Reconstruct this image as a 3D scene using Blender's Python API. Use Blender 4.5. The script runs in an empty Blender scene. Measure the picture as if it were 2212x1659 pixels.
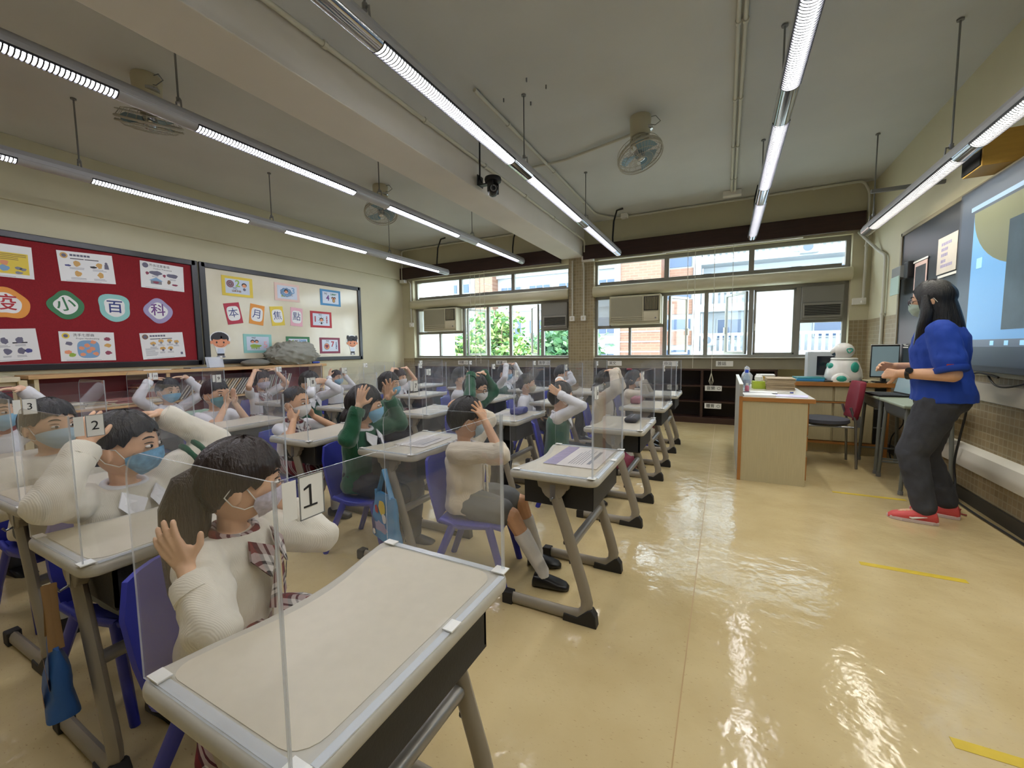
import bpy, bmesh, math, random
from mathutils import Vector, Matrix
random.seed(7)
sc = bpy.context.scene
COL = sc.collection
PI = math.pi

# ------------------------------------------------------------------ camera, world, exposure
cam_d = bpy.data.cameras.new('camera')
cam = bpy.data.objects.new('camera', cam_d); COL.objects.link(cam)
cam_d.sensor_width = 36.0
cam_d.lens = 903.93 / 2212 * 36.0
cam_d.clip_start = 0.02; cam_d.clip_end = 300
cam.matrix_world = Matrix(((0.89188934, -0.02771549, 0.45140365, 0.0),
                           (0.45211766, 0.07912059, -0.88844221, 0.0),
                           (-0.01109172, 0.9964797, 0.08309747, 1.17),
                           (0, 0, 0, 1)))
sc.camera = cam
sc.view_settings.view_transform = 'Standard'
sc.view_settings.look = 'None'
sc.view_settings.gamma = 1.0
sc.view_settings.use_curve_mapping = False
sc.view_settings.exposure = 1.2
sc.cycles.transparent_max_bounces = 36
sc.cycles.max_bounces = 8
sc.cycles.adaptive_threshold = 0.02
sc.cycles.diffuse_bounces = 4
sc.cycles.sample_clamp_indirect = 6.0

SKY = 4.4            # overcast sky strength
TUBE = 27.0          # fluorescent tube strength
world = bpy.data.worlds.new('overcast_sky'); sc.world = world
world.use_nodes = True
bg = world.node_tree.nodes['Background']
bg.inputs[0].default_value = (0.82, 0.94, 1.0, 1); bg.inputs[1].default_value = SKY

def portal(name, x0, x1, z0, z1, y):
    d = bpy.data.lights.new(name, 'AREA'); d.shape = 'RECTANGLE'
    d.size = x1 - x0; d.size_y = z1 - z0; d.energy = 1.0
    d.cycles.is_portal = True
    o = bpy.data.objects.new(name, d); COL.objects.link(o)
    o.location = ((x0 + x1) / 2, y, (z0 + z1) / 2)
    o.rotation_euler = (-PI / 2, 0, 0)
    return o
portal('sky_portal', -5.85, -2.43, 1.0, 2.62, 7.22)
portal('sky_portal', -2.0, 1.44, 1.0, 2.62, 7.22)

# ------------------------------------------------------------------ helpers
def lin(c):
    return tuple(((x / 255) / 12.92 if x / 255 <= 0.04045 else ((x / 255 + 0.055) / 1.055) ** 2.4) for x in c)

MATS = {}
def mat(name, rgb, rough=0.5, metal=0.0, var=0.0, vscale=8.0, bump=0.0, bscale=60.0, spec=0.5,
        emit=0.0, sheen=0.0, coat=0.0, stretch=None, rvar=0.0):
    """procedural principled material; rgb in sRGB 0-255; var = noise colour variation"""
    if name in MATS: return MATS[name]
    m = bpy.data.materials.new(name); m.use_nodes = True
    nt = m.node_tree; b = nt.nodes['Principled BSDF']
    c = lin(rgb)
    b.inputs['Base Color'].default_value = (*c, 1)
    b.inputs['Roughness'].default_value = rough
    b.inputs['Metallic'].default_value = metal
    b.inputs['Specular IOR Level'].default_value = spec
    b.inputs['Sheen Weight'].default_value = sheen
    b.inputs['Coat Weight'].default_value = coat
    tc = nt.nodes.new('ShaderNodeTexCoord')
    vec = tc.outputs['Object']
    if stretch:
        mp = nt.nodes.new('ShaderNodeMapping'); mp.inputs['Scale'].default_value = stretch
        nt.links.new(vec, mp.inputs['Vector']); vec = mp.outputs['Vector']
    if var > 0:
        n = nt.nodes.new('ShaderNodeTexNoise'); n.inputs['Scale'].default_value = vscale
        n.inputs['Detail'].default_value = 5
        nt.links.new(vec, n.inputs['Vector'])
        r = nt.nodes.new('ShaderNodeValToRGB')
        r.color_ramp.elements[0].position = 0.3; r.color_ramp.elements[1].position = 0.7
        r.color_ramp.elements[0].color = (*[x * (1 - var) for x in c], 1)
        r.color_ramp.elements[1].color = (*[min(1, x * (1 + var)) for x in c], 1)
        nt.links.new(n.outputs['Fac'], r.inputs['Fac'])
        nt.links.new(r.outputs['Color'], b.inputs['Base Color'])
    if bump > 0:
        n2 = nt.nodes.new('ShaderNodeTexNoise'); n2.inputs['Scale'].default_value = bscale
        n2.inputs['Detail'].default_value = 4
        nt.links.new(vec, n2.inputs['Vector'])
        bp = nt.nodes.new('ShaderNodeBump'); bp.inputs['Strength'].default_value = bump
        bp.inputs['Distance'].default_value = 0.01
        nt.links.new(n2.outputs['Fac'], bp.inputs['Height'])
        nt.links.new(bp.outputs['Normal'], b.inputs['Normal'])
    if emit > 0:
        b.inputs['Emission Color'].default_value = (*c, 1)
        b.inputs['Emission Strength'].default_value = emit
    MATS[name] = m
    return m

def mat_clear(name, tint=(1, 1, 1), haze=0.03, hcol=(0.8, 0.85, 0.95), ior=1.3, rough=0.02):
    """thin clear sheet: transparent, a fresnel gloss and a little milky haze"""
    if name in MATS: return MATS[name]
    m = bpy.data.materials.new(name); m.use_nodes = True
    nt = m.node_tree; nt.nodes.clear()
    out = nt.nodes.new('ShaderNodeOutputMaterial')
    tr = nt.nodes.new('ShaderNodeBsdfTransparent'); tr.inputs[0].default_value = (*tint, 1)
    df = nt.nodes.new('ShaderNodeBsdfDiffuse'); df.inputs[0].default_value = (*hcol, 1)
    gl = nt.nodes.new('ShaderNodeBsdfGlossy'); gl.inputs['Roughness'].default_value = rough
    m1 = nt.nodes.new('ShaderNodeMixShader'); m1.inputs[0].default_value = haze
    m2 = nt.nodes.new('ShaderNodeMixShader')
    lw = nt.nodes.new('ShaderNodeLayerWeight'); lw.inputs[0].default_value = 0.5
    pw = nt.nodes.new('ShaderNodeMath'); pw.operation = 'POWER'; pw.inputs[1].default_value = 4.0
    fr = nt.nodes.new('ShaderNodeMapRange'); fr.inputs['To Min'].default_value = ((ior - 1) / (ior + 1)) ** 2; fr.inputs['To Max'].default_value = 0.55
    nt.links.new(lw.outputs['Facing'], pw.inputs[0]); nt.links.new(pw.outputs[0], fr.inputs['Value'])
    nt.links.new(tr.outputs[0], m1.inputs[1]); nt.links.new(df.outputs[0], m1.inputs[2])
    nt.links.new(fr.outputs[0], m2.inputs[0])
    nt.links.new(m1.outputs[0], m2.inputs[1]); nt.links.new(gl.outputs[0], m2.inputs[2])
    nt.links.new(m2.outputs[0], out.inputs[0])
    MATS[name] = m
    return m

def mat_emit(name, rgb, strength):
    if name in MATS: return MATS[name]
    m = bpy.data.materials.new(name); m.use_nodes = True
    nt = m.node_tree; nt.nodes.clear()
    out = nt.nodes.new('ShaderNodeOutputMaterial')
    e = nt.nodes.new('ShaderNodeEmission'); e.inputs[0].default_value = (*lin(rgb), 1); e.inputs[1].default_value = strength
    nt.links.new(e.outputs[0], out.inputs[0])
    MATS[name] = m
    return m

def mat_grid(name, tile, grout, w, h, gap=0.06, rough=0.45, offset=0.0, plane='XZ', bump=0.3, var=0.12):
    """small mosaic tiles or courses from the brick texture, in object space"""
    if name in MATS: return MATS[name]
    m = bpy.data.materials.new(name); m.use_nodes = True
    nt = m.node_tree; b = nt.nodes['Principled BSDF']; b.inputs['Roughness'].default_value = rough
    tc = nt.nodes.new('ShaderNodeTexCoord'); sep = nt.nodes.new('ShaderNodeSeparateXYZ'); cmb = nt.nodes.new('ShaderNodeCombineXYZ')
    nt.links.new(tc.outputs['Object'], sep.inputs[0])
    nt.links.new(sep.outputs[plane[0]], cmb.inputs['X']); nt.links.new(sep.outputs[plane[1]], cmb.inputs['Y'])
    br = nt.nodes.new('ShaderNodeTexBrick'); br.offset = offset; br.squash = 1
    br.inputs['Scale'].default_value = 1.0; br.inputs['Brick Width'].default_value = w; br.inputs['Row Height'].default_value = h
    br.inputs['Mortar Size'].default_value = gap * h; br.inputs['Mortar Smooth'].default_value = 0.2
    c = lin(tile)
    br.inputs['Color1'].default_value = (*[x * (1 - var) for x in c], 1); br.inputs['Color2'].default_value = (*[min(1, x * (1 + var)) for x in c], 1)
    br.inputs['Mortar'].default_value = (*lin(grout), 1)
    nt.links.new(cmb.outputs[0], br.inputs['Vector']); nt.links.new(br.outputs['Color'], b.inputs['Base Color'])
    bp = nt.nodes.new('ShaderNodeBump'); bp.invert = True; bp.inputs['Strength'].default_value = bump; bp.inputs['Distance'].default_value = 0.004
    nt.links.new(br.outputs['Fac'], bp.inputs['Height']); nt.links.new(bp.outputs['Normal'], b.inputs['Normal'])
    MATS[name] = m
    return m

class MB:
    """collects shapes, then links them as ONE mesh object"""
    def __init__(s): s.v = []; s.f = []; s.m = []
    def add(s, vs, fs, mi=0):
        k = len(s.v); s.v += [tuple(v) for v in vs]
        for f in fs: s.f.append([i + k for i in f]); s.m.append(mi)
        return s
    def box(s, c, d, rot=None, mi=0):
        x, y, z = d[0] / 2, d[1] / 2, d[2] / 2
        vs = [Vector((a, b, e)) for a in (-x, x) for b in (-y, y) for e in (-z, z)]
        if rot is not None: vs = [rot @ v for v in vs]
        vs = [v + Vector(c) for v in vs]
        return s.add(vs, [(0, 1, 3, 2), (4, 6, 7, 5), (0, 4, 5, 1), (2, 3, 7, 6), (0, 2, 6, 4), (1, 5, 7, 3)], mi)
    def bb(s, x0, x1, y0, y1, z0, z1, mi=0):
        return s.box(((x0 + x1) / 2, (y0 + y1) / 2, (z0 + z1) / 2), (x1 - x0, y1 - y0, z1 - z0), None, mi)
    def tube(s, pts, r, n=8, mi=0, caps=True, flat=None, closed=False):
        pts = [Vector(p) for p in pts]; N = len(pts)
        rs = r if isinstance(r, (list, tuple)) else [r] * N
        up = None; rings = []
        for i, p in enumerate(pts):
            a = pts[(i - 1) % N] if (closed or i > 0) else p
            b = pts[(i + 1) % N] if (closed or i < N - 1) else p
            t = (b - a).normalized() if (b - a).length > 1e-9 else Vector((0, 0, 1))
            if up is None:
                up = Vector((0, 0, 1)) if abs(t.z) < 0.9 else Vector((1, 0, 0))
            u = up - t * up.dot(t)
            if u.length < 1e-6: u = t.orthogonal()
            u.normalize(); w = t.cross(u); up = u
            fu, fw = (1, 1) if flat is None else flat
            rings.append([p + (u * math.cos(2 * PI * k / n) * fu + w * math.sin(2 * PI * k / n) * fw) * rs[i] for k in range(n)])
        vs = [v for q in rings for v in q]; fs = []
        for i in range(N if closed else N - 1):
            j = (i + 1) % N
            for k in range(n):
                fs.append((i * n + k, i * n + (k + 1) % n, j * n + (k + 1) % n, j * n + k))
        if caps and not closed:
            fs.append(tuple(reversed(range(n)))); fs.append(tuple((N - 1) * n + k for k in range(n)))
        return s.add(vs, fs, mi)
    def cyl(s, p0, p1, r0, r1=None, n=12, mi=0):
        return s.tube([p0, p1], [r0, r0 if r1 is None else r1], n, mi)
    def capsule(s, p0, p1, r0, r1, n=10, mi=0, flat=None):
        p0 = Vector(p0); p1 = Vector(p1); d = p1 - p0; L = d.length
        t = d / L if L > 1e-9 else Vector((0, 0, 1))
        pts = []; rs = []
        for a in (80, 55, 28): pts.append(p0 - t * r0 * math.sin(math.radians(a))); rs.append(r0 * math.cos(math.radians(a)))
        pts += [p0, p1]; rs += [r0, r1]
        for a in (28, 55, 80): pts.append(p1 + t * r1 * math.sin(math.radians(a))); rs.append(r1 * math.cos(math.radians(a)))
        return s.tube(pts, rs, n, mi, flat=flat)
    def sphere(s, c, r, nu=16, nv=10, mi=0, M=None):
        if not isinstance(r, (tuple, list)): r = (r, r, r)
        vs = [];
        for j in range(nv + 1):
            th = PI * j / nv
            for i in range(nu):
                ph = 2 * PI * i / nu
                p = Vector((r[0] * math.sin(th) * math.cos(ph), r[1] * math.sin(th) * math.sin(ph), r[2] * math.cos(th)))
                if M is not None: p = M @ p
                vs.append(p + Vector(c))
        fs = [(j * nu + i, (j + 1) * nu + i, (j + 1) * nu + (i + 1) % nu, j * nu + (i + 1) % nu) for j in range(nv) for i in range(nu)]
        return s.add(vs, fs, mi)
    def lathe(s, prof, n=20, c=(0, 0, 0), M=None, mi=0, caps=True):
        vs = []
        for r, z in prof:
            for i in range(n):
                p = Vector((r * math.cos(2 * PI * i / n), r * math.sin(2 * PI * i / n), z))
                if M is not None: p = M @ p
                vs.append(p + Vector(c))
        N = len(prof)
        fs = [(j * n + i, j * n + (i + 1) % n, (j + 1) * n + (i + 1) % n, (j + 1) * n + i) for j in range(N - 1) for i in range(n)]
        if caps: fs += [tuple(reversed(range(n))), tuple((N - 1) * n + i for i in range(n))]
        return s.add(vs, fs, mi)
    def prism(s, poly, h0, h1, M=None, mi=0):
        """polygon (x,y) extruded along z h0..h1, then M"""
        n = len(poly)
        vs = [Vector((x, y, h)) for h in (h0, h1) for x, y in poly]
        if M is not None: vs = [M @ v for v in vs]
        fs = [tuple(reversed(range(n))), tuple(range(n, 2 * n))] + [(i, (i + 1) % n, n + (i + 1) % n, n + i) for i in range(n)]
        return s.add(vs, fs, mi)
    def loft(s, rings, mi=0, caps=True, closed=True):
        n = len(rings[0]); N = len(rings)
        vs = [v for q in rings for v in q]; fs = []
        for j in range(N - 1):
            for i in range(n if closed else n - 1):
                fs.append((j * n + i, j * n + (i + 1) % n, (j + 1) * n + (i + 1) % n, (j + 1) * n + i))
        if caps and closed: fs += [tuple(reversed(range(n))), tuple((N - 1) * n + i for i in range(n))]
        return s.add(vs, fs, mi)
    def mesh(s, name, mats, smooth=None, bevel=0.0, seg=2):
        me = bpy.data.meshes.new(name)
        me.from_pydata(s.v, [], s.f)
        for m in (mats if isinstance(mats, (list, tuple)) else [mats]): me.materials.append(m)
        me.polygons.foreach_set('material_index', s.m)
        bm = bmesh.new(); bm.from_mesh(me)
        bmesh.ops.remove_doubles(bm, verts=bm.verts, dist=1e-6)
        bmesh.ops.recalc_face_normals(bm, faces=bm.faces)
        if bevel > 0:
            es = [e for e in bm.edges if len(e.link_faces) == 2 and e.calc_face_angle(0) > math.radians(35)]
            bmesh.ops.bevel(bm, geom=es, offset=bevel, segments=seg, profile=0.5, affect='EDGES', clamp_overlap=True)
        bm.to_mesh(me); bm.free()
        if smooth:
            me.polygons.foreach_set('use_smooth', [True] * len(me.polygons))
            me.set_sharp_from_angle(angle=math.radians(smooth))
        me.update()
        return me
    def build(s, name, mats, parent=None, smooth=None, bevel=0.0, seg=2):
        return link(name, s.mesh(name, mats, smooth, bevel, seg), parent)

def link(name, me, parent=None):
    o = bpy.data.objects.new(name, me); COL.objects.link(o)
    if parent is not None: o.parent = parent
    return o
def tag(o, label=None, cat=None, group=None, kind=None):
    if label: o['label'] = label
    if cat: o['category'] = cat
    if group: o['group'] = group
    if kind: o['kind'] = kind
    return o
def empty(name, loc=(0, 0, 0), rz=0.0, label=None, cat=None, group=None, kind=None):
    o = bpy.data.objects.new(name, None); COL.objects.link(o)
    o.empty_display_size = 0.05
    o.location = loc; o.rotation_euler = (0, 0, rz)
    return tag(o, label, cat, group, kind)
def copy_tree(o, parent=None):
    c = o.copy(); COL.objects.link(c); c.parent = parent
    for ch in list(o.children): copy_tree(ch, c)
    return c
def struct(o): o['kind'] = 'structure'; return o
def RX(a): return Matrix.Rotation(a, 3, 'X')
def RY(a): return Matrix.Rotation(a, 3, 'Y')
def RZ(a): return Matrix.Rotation(a, 3, 'Z')

BENCH = bpy.data.scenes.new('bench')          # scratch scene: meshes are evaluated here, away from the big one
def bake(o):
    BENCH.collection.objects.link(o)
    vl = BENCH.view_layers[0]; vl.update()
    me = bpy.data.meshes.new_from_object(o.evaluated_get(vl.depsgraph))
    d = o.data; bpy.data.objects.remove(o)
    (bpy.data.curves if isinstance(d, bpy.types.Curve) else bpy.data.meshes).remove(d)
    return me
def text_mesh(txt, size, m, name='lettering', bold=0.0):
    cu = bpy.data.curves.new(name, 'FONT'); cu.body = txt; cu.size = size
    cu.align_x = 'CENTER'; cu.align_y = 'CENTER'; cu.extrude = 0.0004; cu.resolution_u = 3; cu.offset = bold
    me = bake(bpy.data.objects.new(name, cu))
    me.name = name; me.materials.clear(); me.materials.append(m)
    return me
def put_text(txt, size, m, M4, parent=None, bold=0.0):
    """text lies in local XY, facing +Z, placed by the 4x4 matrix"""
    o = link('lettering', text_mesh(txt, size, m, bold=bold), parent)
    o.matrix_local = M4
    return o
def frame4(origin, ex, ey):
    ex = Vector(ex).normalized(); ey = Vector(ey).normalized(); ez = ex.cross(ey)
    M = Matrix((ex, ey, ez)).transposed().to_4x4(); M.translation = Vector(origin)
    return M
def arc(cx, cy, r, a0, a1, n):
    return [(cx + r * math.cos(a0 + (a1 - a0) * i / n), cy + r * math.sin(a0 + (a1 - a0) * i / n)) for i in range(n + 1)]

# ------------------------------------------------------------------ common materials
M_wall = mat('wall_paint', (198, 192, 162), 0.6, var=0.04, vscale=1.5, bump=0.05, bscale=40)
M_ceil = mat('ceiling_paint', (196, 198, 196), 0.8, var=0.05, vscale=1.2, bump=0.06, bscale=25)
M_white = mat('white_plastic', (228, 226, 218), 0.4)
M_cream = mat('cream_plastic', (206, 200, 176), 0.45)
M_dkbrown = mat('dark_brown_wood', (52, 30, 26), 0.4, var=0.25, vscale=4, stretch=(1, 12, 12))
M_alu = mat('aluminium_frame', (150, 148, 140), 0.42, metal=0.35)
M_steel = mat('brushed_steel', (150, 152, 155), 0.3, metal=0.9)
M_grey = mat('grey_plastic', (120, 122, 122), 0.5)
M_black = mat('black_plastic', (22, 22, 24), 0.4)
M_tile = mat_grid('mosaic_tile', (150, 135, 102), (168, 158, 132), 0.05, 0.05, 0.09, plane='XZ')
M_tileY = mat_grid('mosaic_tile_side', (150, 133, 100), (166, 154, 126), 0.05, 0.05, 0.09, plane='YZ')
M_glass = mat_clear('window_glass', (0.97, 0.985, 1.0), 0.015, ior=1.25, rough=0.01)
M_acryl = mat_clear('clear_acrylic', (0.992, 0.994, 0.998), 0.015, (0.68, 0.78, 1.0), ior=1.4, rough=0.03)
M_acryledge = mat_clear('acrylic_edge', (0.94, 0.96, 0.98), 0.34, (0.9, 0.94, 1.0), ior=1.45, rough=0.15)
M_wood = mat('pale_wood', (196, 158, 108), 0.4, var=0.12, vscale=3, stretch=(14, 1.5, 14))
M_paper = mat('white_paper', (232, 232, 228), 0.55)
M_ink = mat('black_ink', (28, 28, 32), 0.6)
# ------------------------------------------------------------------ room shell
XL, XR, YB, YW, ZC = -6.15, 1.65, -1.6, 7.0, 3.25
def floor_material():
    m = bpy.data.materials.new('linoleum'); m.use_nodes = True
    nt = m.node_tree; b = nt.nodes['Principled BSDF']
    tc = nt.nodes.new('ShaderNodeTexCoord')
    n1 = nt.nodes.new('ShaderNodeTexNoise'); n1.inputs['Scale'].default_value = 3.0; n1.inputs['Detail'].default_value = 6
    mp = nt.nodes.new('ShaderNodeMapping'); mp.inputs['Scale'].default_value = (60, 160, 60)
    n2 = nt.nodes.new('ShaderNodeTexNoise'); n2.inputs['Scale'].default_value = 1.0; n2.inputs['Detail'].default_value = 2
    nt.links.new(tc.outputs['Object'], n1.inputs['Vector']); nt.links.new(tc.outputs['Object'], mp.inputs['Vector']); nt.links.new(mp.outputs['Vector'], n2.inputs['Vector'])
    r1 = nt.nodes.new('ShaderNodeValToRGB')
    r1.color_ramp.elements[0].position = 0.3; r1.color_ramp.elements[0].color = (*lin((190, 169, 122)), 1)
    r1.color_ramp.elements[1].position = 0.72; r1.color_ramp.elements[1].color = (*lin((204, 185, 140)), 1)
    nt.links.new(n1.outputs['Fac'], r1.inputs['Fac'])
    r2 = nt.nodes.new('ShaderNodeValToRGB')
    r2.color_ramp.elements[0].position = 0.27; r2.color_ramp.elements[0].color = (0.52, 0.42, 0.33, 1)
    r2.color_ramp.elements[1].position = 0.34; r2.color_ramp.elements[1].color = (1, 1, 1, 1)
    nt.links.new(n2.outputs['Fac'], r2.inputs['Fac'])
    mx = nt.nodes.new('ShaderNodeMix'); mx.data_type = 'RGBA'; mx.blend_type = 'MULTIPLY'; mx.inputs[0].default_value = 0.55
    nt.links.new(r1.outputs['Color'], mx.inputs[6]); nt.links.new(r2.outputs['Color'], mx.inputs[7])
    nt.links.new(mx.outputs[2], b.inputs['Base Color'])
    n3 = nt.nodes.new('ShaderNodeTexNoise'); n3.inputs['Scale'].default_value = 9.0; n3.inputs['Detail'].default_value = 3
    nt.links.new(tc.outputs['Object'], n3.inputs['Vector'])
    mr = nt.nodes.new('ShaderNodeMapRange'); mr.inputs['To Min'].default_value = 0.06; mr.inputs['To Max'].default_value = 0.18
    nt.links.new(n3.outputs['Fac'], mr.inputs['Value']); nt.links.new(mr.outputs['Result'], b.inputs['Roughness'])
    bp = nt.nodes.new('ShaderNodeBump'); bp.inputs['Strength'].default_value = 0.35; bp.inputs['Distance'].default_value = 0.012
    nt.links.new(n3.outputs['Fac'], bp.inputs['Height']); nt.links.new(bp.outputs['Normal'], b.inputs['Normal'])
    b.inputs['Specular IOR Level'].default_value = 0.6
    return m
struct(MB().bb(XL - .2, XR + .2, YB - .2, YW + .35, -0.12, 0).build('floor', floor_material()))
# welded seam of the lino sheet
struct(MB().bb(-0.102, -0.098, 0.6, 6.9, 0.0, 0.0006).build('trim_1', mat('seam', (176, 146, 98), 0.4)))
struct(MB().bb(XL - .2, XR + .2, YB - .2, YW + .35, ZC, ZC + .15).build('ceiling', M_ceil))
struct(MB().bb(XL - .2, XL, YB, YW + .35, 0, ZC).build('wall_bulletin', M_wall))
struct(MB().bb(XL, XL + .045, YB, YW, 2.64, ZC).build('trim_2', M_wall, bevel=.004))
struct(MB().bb(XL, XR, YB - .2, YB, 0, ZC).build('wall_corridor', M_wall))
w = struct(MB().bb(XR, XR + .2, YB, YW + .35, 0, ZC).build('wall_blackboard', M_wall))
tl = MB().bb(XR - .012, XR, YB, YW, 0.0, 1.5).build('tile_dado', M_tileY, w)
struct(MB().bb(XR - .03, XR - .012, YB, YW, 0, .09).build('baseboard_blackboard', mat('dark_skirting', (60, 58, 52), .5)))
struct(MB().bb(-2.56, -2.16, YB, YW, 2.70, ZC).build('ceiling_beam', mat('beam_paint', (210, 206, 198), .8, var=.05, vscale=1.5), bevel=.006))

# window wall: built from the solid pieces around the two openings
wb = MB()
wb.bb(XL, -5.86, YW, YW + .3, 0, ZC); wb.bb(1.45, XR, YW, YW + .3, 0, ZC)
wb.bb(-5.86, 1.45, YW, YW + .3, 2.62, ZC)
wb.bb(-5.86, -2.42, YW, YW + .3, .84, 1.0); wb.bb(-2.0, 1.45, YW, YW + .3, .84, 1.0)
wb.bb(-5.86, 1.45, YW + .29, YW + .33, 0, .84)
wall = struct(wb.build('wall_window', M_wall))
MB().bb(-2.43, -1.99, YW - .012, YW + .3, 0, 2.70).build('tiled_pillar', M_tile, wall)
MB().bb(1.452, XR - .012, YW - .011, YW, 0, 1.5).build('tile_dado', M_tile, wall)
MB().bb(XL, -5.862, YW - .011, YW, 0, 1.0).build('tile_dado', M_tile, wall)
MB().bb(-5.86, -2.43, YW - .03, YW + .12, .995, 1.012).build('window_sill', mat('sill', (170, 166, 152), .4), wall, bevel=.004)
MB().bb(-1.99, 1.45, YW - .03, YW + .12, .995, 1.012).build('window_sill', MATS['sill'], wall, bevel=.004)
MB().bb(-5.86, -2.43, YW - .004, YW + .001, .845, .99).build('apron_panel', mat('apron', (136, 130, 112), .5, var=.06), wall)
MB().bb(-1.99, 1.45, YW - .004, YW + .001, .845, .99).build('apron_panel', MATS['apron'], wall)
# mid-height concrete lintels, rounded front
for x0, x1 in ((-5.9, -2.44), (-2.0, 1.46)):
    prof = [(0.10, 2.03), (0.30, 2.03), (0.30, 2.2), (0.10, 2.2)] + [(0.10 - .075 * math.sin(a), 2.115 + .085 * math.cos(a)) for a in [PI * k / 8 for k in range(1, 8)]]
    M = Matrix(((0, 0, 1), (1, 0, 0), (0, 1, 0)))
    MB().prism([(YW - .02 + y - .08, z) for y, z in prof], x0, x1, M).build('lintel', M_wall, wall, smooth=40)
# brown pelmet boards with the raised blinds under them
for x0, x1, nm in ((-6.1, -2.57, 'trim_3'), (-2.15, 1.55, 'trim_4')):
    struct(MB().bb(x0, x1, YW - .11, YW - .08, 2.64, 2.86).bb(x0, x1, YW - .11, YW, 2.85, 2.87).bb(x0, x0 + .02, YW - .1, YW, 2.64, 2.86).bb(x1 - .02, x1, YW - .1, YW, 2.64, 2.86).build(nm, M_dkbrown, bevel=.003))

# ------------------------------------------------------------------ windows
def make_window(nm, x0, transom, cols, casements, frosted, ac, vent):
    """aluminium window: transom lights above the lintel, columns below"""
    x1 = cols[-1]
    root = struct(empty(nm, ((x0 + x1) / 2, YW + .12, 1.0)))
    ox, oz = (x0 + x1) / 2, 1.0
    def bar(xa, xb, za, zb, y=0.0, d=.06, name='frame', m=M_alu, p=root):
        return MB().bb(xa - ox, xb - ox, y - d / 2, y + d / 2, za - oz, zb - oz).build(name, m, p, bevel=.004)
    bar(x0, x1, 1.012, 1.05); bar(x0, x1, 2.56, 2.62); bar(x0, x0 + .05, 1.05, 2.56); bar(x1 - .05, x1, 1.05, 2.56)
    bar(x0 + .05, x1 - .05, 2.2, 2.24); bar(x0 + .05, x1 - .05, 1.985, 2.03)
    tx = [x0 + .05] + transom + [x1 - .05]
    for i in range(3):
        if i: bar(tx[i] - .035, tx[i] + .035, 2.24, 2.56, name='mullion')
        s = bar(tx[i] + .035, tx[i + 1] - .035, 2.24, 2.27, y=-.012, d=.04, name='sash')
        MB().bb(tx[i] + .03 - ox, tx[i + 1] - .03 - ox, -.003, .003, 2.24 - oz, 2.56 - oz).build('pane', M_glass, root)
        MB().box((((tx[i] + tx[i + 1]) / 2) - ox, -.05, 2.262 - oz), (.12, .02, .012)).build('stay', M_steel, root)
    for c in cols[:-1]: bar(c - .03, c + .03, 1.05, 1.985, name='mullion')
    # fixed low lights beside the units
    a0, a1, b0, b1 = ac
    mz = 1.52
    bar(x0 + .05, b1, mz - .025, mz + .025, name='transom'); bar(a0 - .03, a0, mz, 1.985, name='mullion'); bar(b0 - .02, b0 + .02, 1.05, mz, name='mullion')
    MB().bb(x0 + .05 - ox, a0 - .03 - ox, -.003, .003, mz - oz, 1.985 - oz).build('pane', mat_clear('frosted_glass', (.85, .88, .9), .55, (.95, .97, 1), 1.3, .3), root)
    MB().bb(x0 + .05 - ox, b0 - .02 - ox, -.003, .003, 1.05 - oz, mz - .02 - oz).build('pane', M_glass, root)
    MB().bb(b0 + .02 - ox, b1 - .03 - ox, -.003, .003, 1.05 - oz, mz - .02 - oz).build('pane', M_glass, root)
    v0, v1 = vent
    bar(v0, v1, mz - .03, mz + .02, name='transom')
    MB().bb(v0 - ox, v1 - ox, -.003, .003, 1.05 - oz, mz - .03 - oz).build('pane', M_glass, root)
    # fixed panes and open casements
    for xa, xb, ang in casements:
        if ang == 0:
            MB().bb(xa - ox, xb - ox, -.003, .003, 1.05 - oz, 1.985 - oz).build('pane', M_glass, root)
        else:
            wdt = abs(xb - xa); sg = 1 if xb > xa else -1
            e = empty('casement', (xa - ox, 0, 0), ang * sg); e.parent = root
            f = MB()
            f.bb(0, sg * wdt, -.018, .018, .055, .09); f.bb(0, sg * wdt, -.018, .018, .945, .98)
            f.bb(0, sg * .035, -.018, .018, .09, .945); f.bb(sg * (wdt - .035), sg * wdt, -.018, .018, .09, .945)
            f.build('sash', M_alu, e, bevel=.003)
            MB().bb(min(sg * .035, sg * (wdt - .035)), max(sg * .035, sg * (wdt - .035)), -.003, .003, .09, .945).build('pane', M_glass, e)
            MB().box((sg * (wdt - .02), -.03, .42), (.016, .03, .11)).build('handle', M_white, e)
    for xa, xb in frosted:
        bar(xa, xb, 1.05, 1.08, y=-.01, d=.04, name='sash'); bar(xa, xb, 1.955, 1.985, y=-.01, d=.04, name='sash')
        bar(xa, xa + .03, 1.05, 1.985, y=-.01, d=.04, name='sash'); bar(xb - .03, xb, 1.05, 1.985, y=-.01, d=.04, name='sash')
        MB().bb(xa + .03 - ox, xb - .03 - ox, -.004, .004, 1.08 - oz, 1.955 - oz).build('pane', mat_frost(), root)
        MB().box((xa + .02 - ox, -.05, 1.45 - oz), (.016, .03, .1)).build('handle', M_white, root)
    return root
def mat_frost():
    if 'frosted_pane' in MATS: return MATS['frosted_pane']
    m = bpy.data.materials.new('frosted_pane'); m.use_nodes = True
    nt = m.node_tree; nt.nodes.clear()
    out = nt.nodes.new('ShaderNodeOutputMaterial'); t = nt.nodes.new('ShaderNodeBsdfTranslucent'); t.inputs[0].default_value = (.93, .96, .98, 1)
    tr = nt.nodes.new('ShaderNodeBsdfTransparent'); mx = nt.nodes.new('ShaderNodeMixShader'); mx.inputs[0].default_value = .2
    nt.links.new(t.outputs[0], mx.inputs[1]); nt.links.new(tr.outputs[0], mx.inputs[2]); nt.links.new(mx.outputs[0], out.inputs[0])
    MATS['frosted_pane'] = m
    return m
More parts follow.
